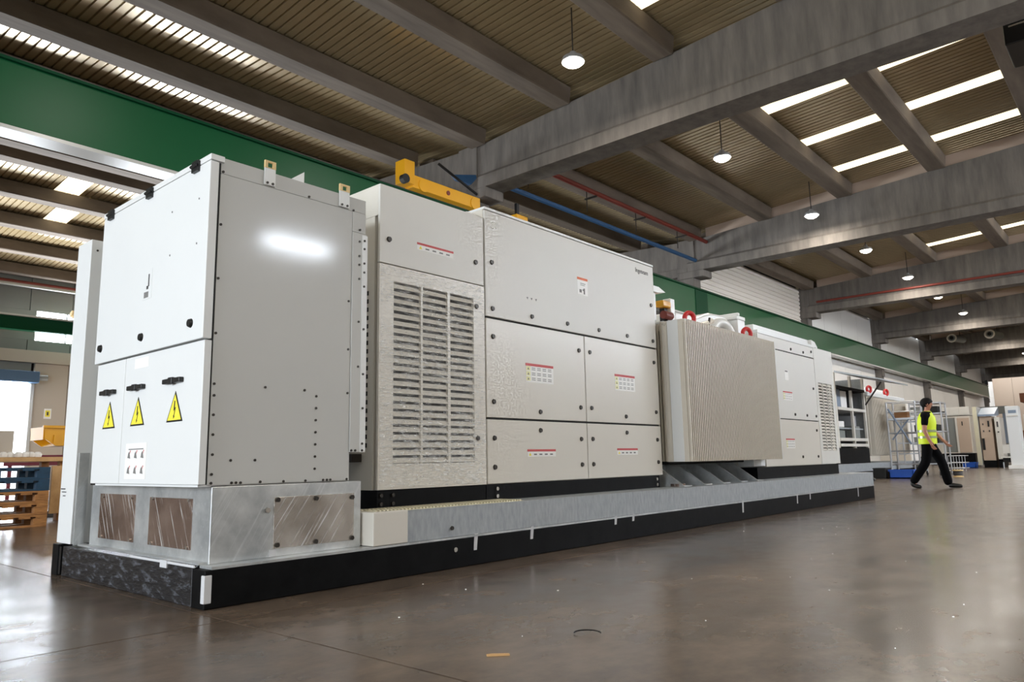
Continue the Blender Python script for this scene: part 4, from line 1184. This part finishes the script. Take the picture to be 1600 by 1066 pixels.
def ladder():
    t = thing('rolling_ladder', 'aluminium rolling platform ladder standing beside the second skid', 'ladder', (23.5, 2.6, 0))
    X = 23.3; ya, yb = 2.90, 2.10
    for x in (X, X+0.75):
        for y in (ya, yb):
            MB().tube((x, y, 0.08), (x, y, 2.25), 0.028, n=8).build('upright', M_alu, t)
            MB().tube((x, y-0.02, 0.07), (x, y+0.02, 0.07), 0.07, n=12).build('caster', M_blackrubber, t)
    for z in (0.35, 0.75, 1.30, 1.95, 2.25):
        for p0, p1 in (((X, ya, z), (X, yb, z)), ((X+0.75, ya, z), (X+0.75, yb, z)), ((X, ya, z), (X+0.75, ya, z)), ((X, yb, z), (X+0.75, yb, z))):
            MB().tube(p0, p1, 0.02, n=8).build('rail', M_alu, t)
    BOX('platform', M_alu, t, X, X+0.75, yb+0.05, ya, 1.70, 1.76)
    MB().tube((X-0.02, ya-0.05, 2.05), (X-0.02, yb+0.18, 0.95), 0.028, n=8).build('brace', M_bluegrey, t)
    MB().tube((X-0.02, yb+0.2, 1.7), (X-0.02, ya-0.1, 1.1), 0.022, n=8).build('brace', M_bluegrey, t)
    MB().tube((X+0.35, 2.6, 0.35), (X+0.35, 2.6, 1.7), 0.02, n=8).build('centre_post', M_alu, t)
    for i in range(5):
        z = 0.32+i*0.33
        BOX('step', M_alu, t, X+0.75, X+1.0, yb+0.05, ya-0.05, z, z+0.03)
    tag(MB().box(23.4, 23.7, 2.35, 2.72, 1.762, 1.98).build('small_carton', M_brown, bevel=0.01), 'small brown carton on the platform of the rolling ladder', 'box')
    # crates on the floor
    def crate(x0, x1, y0, y1, h, label, grp=None):
        t = thing('plastic_crate', label, 'crate', ((x0+x1)/2, (y0+y1)/2, 0), grp)
        w_ = 0.02
        b = MB().box(x0, x1, y0, y0+w_, 0, h).box(x0, x1, y1-w_, y1, 0, h).box(x0, x0+w_, y0, y1, 0, h).box(x1-w_, x1, y0, y1, 0, h).box(x0, x1, y0, y1, 0.0, 0.03)
        b.build('tub', M_blue, t)
        b = MB().box(x0-0.02, x1+0.02, y0-0.02, y0+0.01, h-0.05, h).box(x0-0.02, x1+0.02, y1-0.01, y1+0.02, h-0.05, h).box(x0-0.02, x0+0.01, y0, y1, h-0.05, h).box(x1-0.01, x1+0.02, y0, y1, h-0.05, h)
        b.build('rim', M_blue, t)
    crate(20.75, 21.2, 1.72, 2.32, 0.24, 'blue plastic crate on the floor in front of the rolling ladder')
    crate(35.3, 35.8, 2.72, 3.22, 0.24, 'smaller-looking blue plastic crate on the floor near the far cabinets')
    t = thing('black_foot_box', 'black box on the floor left of the blue crate', 'box', (20.9, 2.65, 0))
    BOX('box_body', M_blackrubber, t, 20.7, 21.3, 2.40, 2.72, 0, 0.26, 0.01)
    BOX('box_lid', M_black, t, 20.69, 21.31, 2.39, 2.73, 0.26, 0.29, 0.005)
    # shelf trolley behind the person
    t = thing('shelf_trolley', 'grey shelf trolley with dark bins behind the walking person', 'trolley', (26, 2.4, 0))
    for yy in (2.88, 1.95):
        for xx in (26.0, 26.7):
            MB().tube((xx, yy, 0), (xx, yy, 2.35), 0.025, n=8).build('post', M_alu, t)
    for z in (0.3, 0.95, 1.35, 1.95, 2.3):
        BOX('shelf', M_alu, t, 25.98, 26.72, 1.93, 2.90, z, z+0.04)
    for z, a, b in ((0.99, 2.1, 2.45), (0.99, 2.5, 2.85), (1.39, 2.1, 2.8), (0.34, 2.2, 2.7), (1.99, 2.05, 2.4), (1.99, 2.5, 2.9)):
        BOX('bin', M_blackrubber if a < 2.3 else M_wallgrey, t, 26.05, 26.6, a, b, z, z+0.22, 0.01)
    # parts on the floor behind the feet
    for i, (x, y, r_, m_, lab) in enumerate(((22.2, 1.25, 0.10, M_alu, 'aluminium can shape on the floor right of the blue crate'), (22.3, 0.95, 0.09, M_tan, 'tan roll on the floor behind the walking person'))):
        t = thing('cable_spool', lab, 'spool', (x, y, 0))
        MB().lathe((x, y, 0), [(0, 0), (r_*1.5, 0), (r_*1.5, 0.03), (r_, 0.03), (r_, 0.17), (r_*1.5, 0.17), (r_*1.5, 0.2), (0, 0.2)], 18).build('spool_drum', m_, t)
        MB().lathe((x, y, 0), [(r_*1.05, 0.04), (r_*1.3, 0.06), (r_*1.3, 0.14), (r_*1.05, 0.16)], 18).build('wound_cable', M_inkdark, t)
    # wire basket
    t = thing('wire_basket_trolley', 'low pale wire basket on the floor right of the walking person', 'basket', (30, 2.3, 0))
    for z in (0.1, 0.3, 0.55):
        MB().path([(29.8, 2.65, z), (29.8, 2.1, z), (30.4, 2.1, z), (30.4, 2.65, z), (29.8, 2.65, z)], 0.018, n=6).build('rim_wire', M_alu, t)
    for i in range(7):
        yy = 2.1+i*0.092
        MB().tube((29.8, yy, 0.0), (29.8, yy, 0.55), 0.012, n=6).build('wire', M_alu, t)
ladder()

def far_cabinets():
    # block of beige cabinets facing the camera
    t = thing('beige_double_cabinet', 'beige cabinet with one open grey bay and one shut door behind the person', 'cabinet', (40.5, 4.2, 0))
    BOX('body', M_fin, t, 40.05, 41.2, 3.55, 4.88, 0.62, 2.42)
    BOX('head_box', M_cream, t, 40.0, 41.2, 3.55, 4.88, 2.45, 2.86, 0.01)
    BOX('open_bay', M_wallgrey, t, 40.03, 40.05, 4.20, 4.70, 0.68, 2.34)
    BOX('door', M_wallpink, t, 40.0, 40.05, 3.60, 4.12, 0.66, 2.32, 0.01)
    BOX('door_frame', M_cream, t, 39.98, 40.03, 4.12, 4.20, 0.62, 2.40)
    BOX('door_frame', M_cream, t, 39.98, 40.03, 4.70, 4.88, 0.62, 2.40)
    MB().box(39.96, 40.0, 3.88, 3.92, 1.95, 2.15).build('handle', M_black, t)
    BOX('base', M_blacksteel, t, 40.05, 41.2, 3.5, 4.9, 0.0, 0.62)
    for i in range(3):
        BOX('head_panel', M_cream, t, 39.98, 40.0, 3.6+i*0.42, 3.97+i*0.42, 2.50, 2.82, 0.008)
    BOX('small_screen', M_black, t, 39.97, 39.98, 4.6, 4.72, 2.6, 2.68)
    # leaf with switch panels
    t = thing('open_white_leaf', 'white door leaf standing open right of the beige double cabinet', 'door', (36, 2.7, 0))
    BOX('leaf', M_cream, t, 36.0, 37.2, 2.60, 2.72, 0.12, 2.62, 0.01)
    BOX('edge_strip', M_tan2, t, 35.97, 36.0, 2.58, 2.74, 0.10, 2.62)
    t = thing('switch_panel_cabinet', 'beige cabinet with small control switches and a grey sloping hood', 'cabinet', (36.6, 2.35, 0.0))
    BOX('body', M_wallpink, t, 36.25, 37.2, 2.10, 2.56, 0.30, 2.2, 0.01)
    MB().prism([(36.1, 2.28), (37.2, 2.62), (37.2, 2.25), (36.1, 2.2)], 1, 1.95, 2.58).build('hood', M_bluegrey, t)
    for yy, z in ((2.44, 1.85), (2.44, 1.55), (2.22, 1.55)):
        BOX('switch', M_inkdark, t, 36.22, 36.25, yy-0.02, yy+0.02, z-0.03, z+0.05)
    BOX('switch', M_black, t, 36.2, 36.25, 2.2, 2.26, 1.75, 2.0)
    BOX('dark_bay', M_dark, t, 36.23, 36.25, 2.44, 2.54, 0.75, 1.25)
    BOX('base', M_blacksteel, t, 36.25, 37.2, 2.1, 2.56, 0.0, 0.30)
    t = thing('narrow_cream_cabinet', 'narrow cream cabinet with a black lock left of the white box column', 'cabinet', (36.6, 1.9, 0))
    BOX('body', M_cream, t, 36.2, 37.2, 1.80, 2.00, 0.35, 2.14, 0.01)
    BOX('lock_plate', M_inkdark, t, 36.17, 36.2, 1.87, 1.92, 1.72, 1.95)
    BOX('lock_plate', M_black, t, 36.17, 36.2, 1.86, 1.92, 1.48, 1.53)
    BOX('base', M_blacksteel, t, 36.2, 37.2, 1.80, 2.00, 0.0, 0.35)
    # tall white box near the right edge
    t = thing('white_box_column', 'tall narrow white cabinet on a low white foot near the right edge', 'cabinet', (33, 0.9, 0))
    BOX('body', M_white, t, 32.8, 33.3, 0.66, 1.10, 0.14, 2.42, 0.02)
    BOX('foot', M_paper, t, 32.6, 33.35, 0.62, 1.18, 0.0, 0.14, 0.02)
    BOX('name_plate', M_bluegrey, t, 32.78, 32.8, 0.74, 1.0, 2.14, 2.26)
    BOX('top_rail', M_cream, t, 32.75, 32.8, 0.70, 1.06, 2.02, 2.06)
    t = thing('white_side_cabinet', 'white cabinet cut off by the right edge of the picture', 'cabinet', (33.5, 0.35, 0))
    BOX('body', M_fin, t, 33.4, 34.0, 0.15, 0.60, 0.35, 2.1, 0.02)
    BOX('plinth', M_paper, t, 33.4, 34.0, 0.1, 0.60, 0.0, 0.35, 0.02)
    t = thing('dark_stand', 'dark low stand with pale shelf beside the white box column', 'stand', (34, 1.4, 0))
    BOX('lower_box', M_blackrubber, t, 33.8, 34.3, 1.2, 1.5, 0.25, 0.42)
    BOX('shelf', M_paper, t, 33.7, 34.4, 1.15, 1.55, 0.42, 0.47)
    BOX('shelf', M_paper, t, 33.75, 34.3, 1.2, 1.45, 0.6, 0.95)
    for yy in (1.2, 1.5):
        BOX('leg', M_alu, t, 33.85, 33.9, yy-0.02, yy+0.02, 0, 0.25)
    # round silver dish at the right edge
    t = thing('silver_dome', 'white rounded dome shape at the right edge above the cabinets', 'dome', (40, -0.1, 2.6))
    MB().lathe((40, -0.12, 2.95), [(0.0, 0.36), (0.16, 0.33), (0.3, 0.2), (0.34, 0.0), (0.28, -0.16), (0.1, -0.2)], 22).build('dome_shell', M_white, t, smooth=True)
    MB().tube((40, -0.12, 0.0), (40, -0.12, 2.8), 0.05).build('stand_pole', M_alu, t)
    # stacked material before the end wall
    t = thing('brown_crate_stack', 'brown wooden crates stacked before the far end wall', 'crate stack', (66, 4.0, 0))
    BOX('crate', M_brownpanel, t, 66, 68, 2.4, 5.0, 0.0, 2.2); BOX('crate', M_brown, t, 66, 68, 2.4, 3.9, 2.22, 4.3); BOX('crate', M_brownpanel, t, 66, 68, 2.6, 4.6, 4.32, 5.0)
    t = thing('grey_machine_frame', 'dark grey machine frame standing beyond the end of the runway beam', 'machine', (60, 5.5, 0))
    for yy in (6.2, 4.6):
        BOX('post', M_bluegrey, t, 58, 58.3, yy-0.12, yy+0.12, 0, 3.7)
    BOX('cross_head', M_wallgrey, t, 57.9, 58.5, 4.4, 6.4, 3.2, 3.7)
    BOX('bed', M_wallgrey, t, 57.8, 59.5, 4.4, 6.4, 0, 1.2)
    # more cabinets along the wall, partly hidden
    for i, (x, y0, y1, z, m_, lab) in enumerate(((44.5, 5.0, 6.3, 2.5, M_cream, 'pale cabinet at the wall behind the beige double cabinet'), (30.5, 4.0, 5.2, 2.6, M_wall, 'white cabinet at the wall behind the shelf trolley'))):
        t = thing('wall_cabinet', lab, 'cabinet', (x+0.5, (y0+y1)/2, 0))
        BOX('body', m_, t, x, x+1.2, y0, y1, 0.1, z, 0.02)
        BOX('door', M_fin, t, x-0.03, x, y0+0.05, (y0+y1)/2-0.02, 0.2, z-0.1, 0.01)
        BOX('door', M_fin, t, x-0.03, x, (y0+y1)/2+0.02, y1-0.05, 0.2, z-0.1, 0.01)
        BOX('plinth', M_blacksteel, t, x, x+1.2, y0, y1, 0.0, 0.1)
far_cabinets()

# ================================================================== BACKGROUND LEFT: PALLETS, HOPPER, GATE
def pallets():
    for i in range(5):
        z = i*0.145
        blue = i in (3, 4)
        m_ = M_bluewood if blue else M_wood
        lab = ['bottom pallet of the stack left of the skid', 'second pallet from the floor in the stack left of the skid', 'third pallet from the floor in the stack left of the skid', 'lower of the two dark blue pallets in the stack', 'upper of the two dark blue pallets in the stack'][i]
        t = thing('pallet', lab, 'pallet', (0.9, 7.4, z), 'stacked pallets')
        x0, x1, y0, y1 = 0.24, 1.44, 6.95, 7.75
        for k in range(3):
            yy = y0+k*(y1-y0-0.1)/2
            BOX('bottom_board', m_, t, x0, x1, yy, yy+0.1, z, z+0.022)
            for q in range(3):
                xx = x0+q*(x1-x0-0.145)/2
                BOX('block', m_, t, xx, xx+0.145, yy, yy+0.1, z+0.022, z+0.10)
        for q in range(7):
            xx = x0+q*(x1-x0-0.12)/6
            BOX('deck_board', m_, t, xx, xx+0.12, y0, y1, z+0.10, z+0.122)
        for k in range(3):
            yy = y0+k*(y1-y0-0.1)/2
            BOX('stringer', m_, t, x0, x1, yy, yy+0.1, z+0.122, z+0.143)
    t = thing('work_table', 'plywood bench top behind the pallet stack', 'table', (1.0, 8.3, 0))
    BOX('table_top', M_woodlight, t, -0.6, 1.98, 7.85, 8.9, 0.80, 0.86, 0.005)
    for x in (-0.5, 1.86):
        for y in (7.95, 8.7):
            BOX('leg', M_wood, t, x, x+0.1, y, y+0.1, 0, 0.80)
    BOX('side_panel', M_woodlight, t, 1.75, 1.98, 7.88, 7.92, 0.1, 0.74)
    tag(MB().box(0.7, 1.35, 8.2, 8.3, 0.86, 1.22).build('cardboard_sheet', M_wallbeige, bevel=0.005), 'pale cardboard box standing on the plywood bench', 'box')
    t = thing('foil_bundle', 'crumpled white bundle lying on the plywood bench', 'bundle', (1.35, 8.1, 0.86))
    b = MB()
    rnd = random.Random(2)
    for i in range(6):
        c = (1.2+0.08*i, 8.0+rnd.uniform(-0.03, 0.03), 0.895)
        b.lathe(c, [(0.0, 0.04), (0.03, 0.035), (0.05, 0.01), (0.045, -0.03), (0, -0.035)], 9)
    b.build('bundle_fold', M_paper, t)
    # yellow hopper on a post with its chain
    t = thing('yellow_hopper', 'yellow tipping hopper on a stand behind the white door leaf', 'hopper', (2.2, 9.0, 0))
    b = MB().prism([(1.94, 1.14), (2.08, 1.04), (2.75, 1.04), (2.75, 1.32), (1.92, 1.32)], 1, 8.9, 8.93)
    b.prism([(1.94, 1.14), (2.08, 1.04), (2.75, 1.04), (2.75, 1.32), (1.92, 1.32)], 1, 9.5, 9.53)
    b.box(1.92, 1.95, 8.93, 9.5, 1.13, 1.32).box(2.08, 2.75, 8.93, 9.5, 1.04, 1.07).box(2.72, 2.75, 8.93, 9.5, 1.04, 1.32)
    b.build('bin', M_yelpaint, t)
    BOX('bin_rim', M_yelpaint, t, 1.90, 2.77, 8.87, 8.92, 1.30, 1.34)
    BOX('edge_bracket', M_yelpaint, t, 2.05, 2.09, 8.88, 8.9, 1.06, 1.2)
    MB().tube((2.28, 9.0, 0.72), (2.28, 9.0, 1.04), 0.05).tube((2.36, 9.0, 0.1), (2.36, 9.0, 0.8), 0.04).build('stand_post', M_inkdark, t)
    MB().tube((2.22, 8.85, 0.95), (2.34, 8.85, 0.95), 0.05, n=14).build('gear', M_alu, t)
    b = MB()
    for i in range(16):
        z = 0.86-0.045*i
        b.torus((2.24, 8.82, z), (1, 0, 0) if i % 2 else (0, 1, 0), 0.022, 0.008, 10, 6)
    b.build('chain', M_black, t)
    BOX('stand_base', M_inkdark, t, 2.0, 2.7, 8.9, 9.4, 0.0, 0.08)
    MB().tube((2.15, 8.8, 0.28), (2.6, 8.8, 0.52), 0.05).build('drawbar', M_black, t)
    t = thing('red_barrier', 'dark red low barrier along the wall behind the hopper', 'barrier', (4.5, 16, 0))
    BOX('rail', M_red2, t, 3.3, 8.0, 16.0, 16.05, 0.78, 1.02)
    for x in (3.4, 5.2, 7.4):
        BOX('post', M_red2, t, x, x+0.08, 16.05, 16.12, 0, 0.95)
    # green crane beam of the second bay in front of the windows, with its little hoist
    t = thing('rear_runway_beam', 'dark green crane beam in front of the strip windows of the second bay', 'crane beam', (5, 24.8, 5.4))
    BOX('web', M_green2, t, -13, 35, 24.9, 25.0, 5.38, 5.78)
    BOX('flange', M_flange, t, -13, 35, 24.8, 25.1, 5.78, 5.84)
    BOX('flange', M_green2, t, -13, 35, 24.8, 25.1, 5.32, 5.38)
    for x in BX[1:4]:
        BOX('bracket', M_conc, t, x-0.2, x+0.2, 25.1, 25.8, 4.9, 5.32)
    t = thing('brass_bell_hoist', 'small tan hoist motor on the dark green crane beam', 'hoist', (7.25, 24.7, 5.84))
    MB().tube((7.2, 24.7, 6.05), (7.55, 24.7, 5.95), 0.12, 0.16, n=14).build('motor', M_tan, t)
    BOX('mount', M_screw, t, 7.3, 7.5, 24.6, 24.9, 5.84, 5.95)
    # red-brown gutter pipe along the rear wall top
    tag(MB().tube((0.1, 25.45, 7.06), (9.2, 25.45, 7.06), 0.07).build('gutter_pipe', M_redpipe), 'dark red pipe along the top of the rear bay wall', 'pipe')
    tag(MB().tube((0.1, 25.2, 6.92), (9.2, 25.2, 6.92), 0.06).build('cable_tray', M_flange), 'pale conduit below the dark red pipe on the rear wall', 'conduit')
M_red2 = mat('dark_red_paint', (118, 26, 40), 0.5)
pallets()

# ================================================================== SMALL THINGS ON THE FLOOR
def floor_bits():
    b = MB().prism([(0.215, -1.70), (0.275, -1.755), (0.28, -1.745), (0.24, -1.70), (0.22, -1.69)], 2, 0.0, 0.006)
    tag(b.build('wood_splinter', M_woodlight), 'pale wood splinter on the floor near the bottom of the picture', 'splinter')
    pts = []
    for i in range(9):
        a = math.pi*i/8
        pts.append((0.715+0.04*math.cos(a)*0.4+0.015*math.cos(a), -1.785-0.045*math.cos(a), 0.004+0.012*math.sin(a)))
    tag(MB().path(pts, 0.003, 6).build('wire_offcut', M_black, smooth=True), 'short curved black wire offcut lying on the floor', 'wire')
    rnd = random.Random(11)
    b = MB()
    base = [(1.16, -0.3), (0.47, -0.91), (1.44, -1.07), (3.74, -1.75), (3.4, -1.72), (2.22, -2.84), (1.19, -2.81), (2.56, -1.9), (13.4, 0.8), (14.2, 0.3), (15.5, 0.9)]
    for i in range(22):
        base.append((rnd.uniform(0.2, 11), rnd.uniform(-2.9, -0.1)))
    for x, y in base:
        s = rnd.uniform(0.002, 0.006)
        a = rnd.uniform(0, 3.14)
        q = [(x+s*math.cos(a+k*2.1)*rnd.uniform(0.6, 1.3), y+s*math.sin(a+k*2.1)) for k in range(3)]
        b.prism(q, 2, 0.0, 0.003)
    tag(b.build('floor_crumbs', M_paper), 'tiny pale crumbs scattered over the polished floor', 'debris', kind='stuff')
floor_bits()
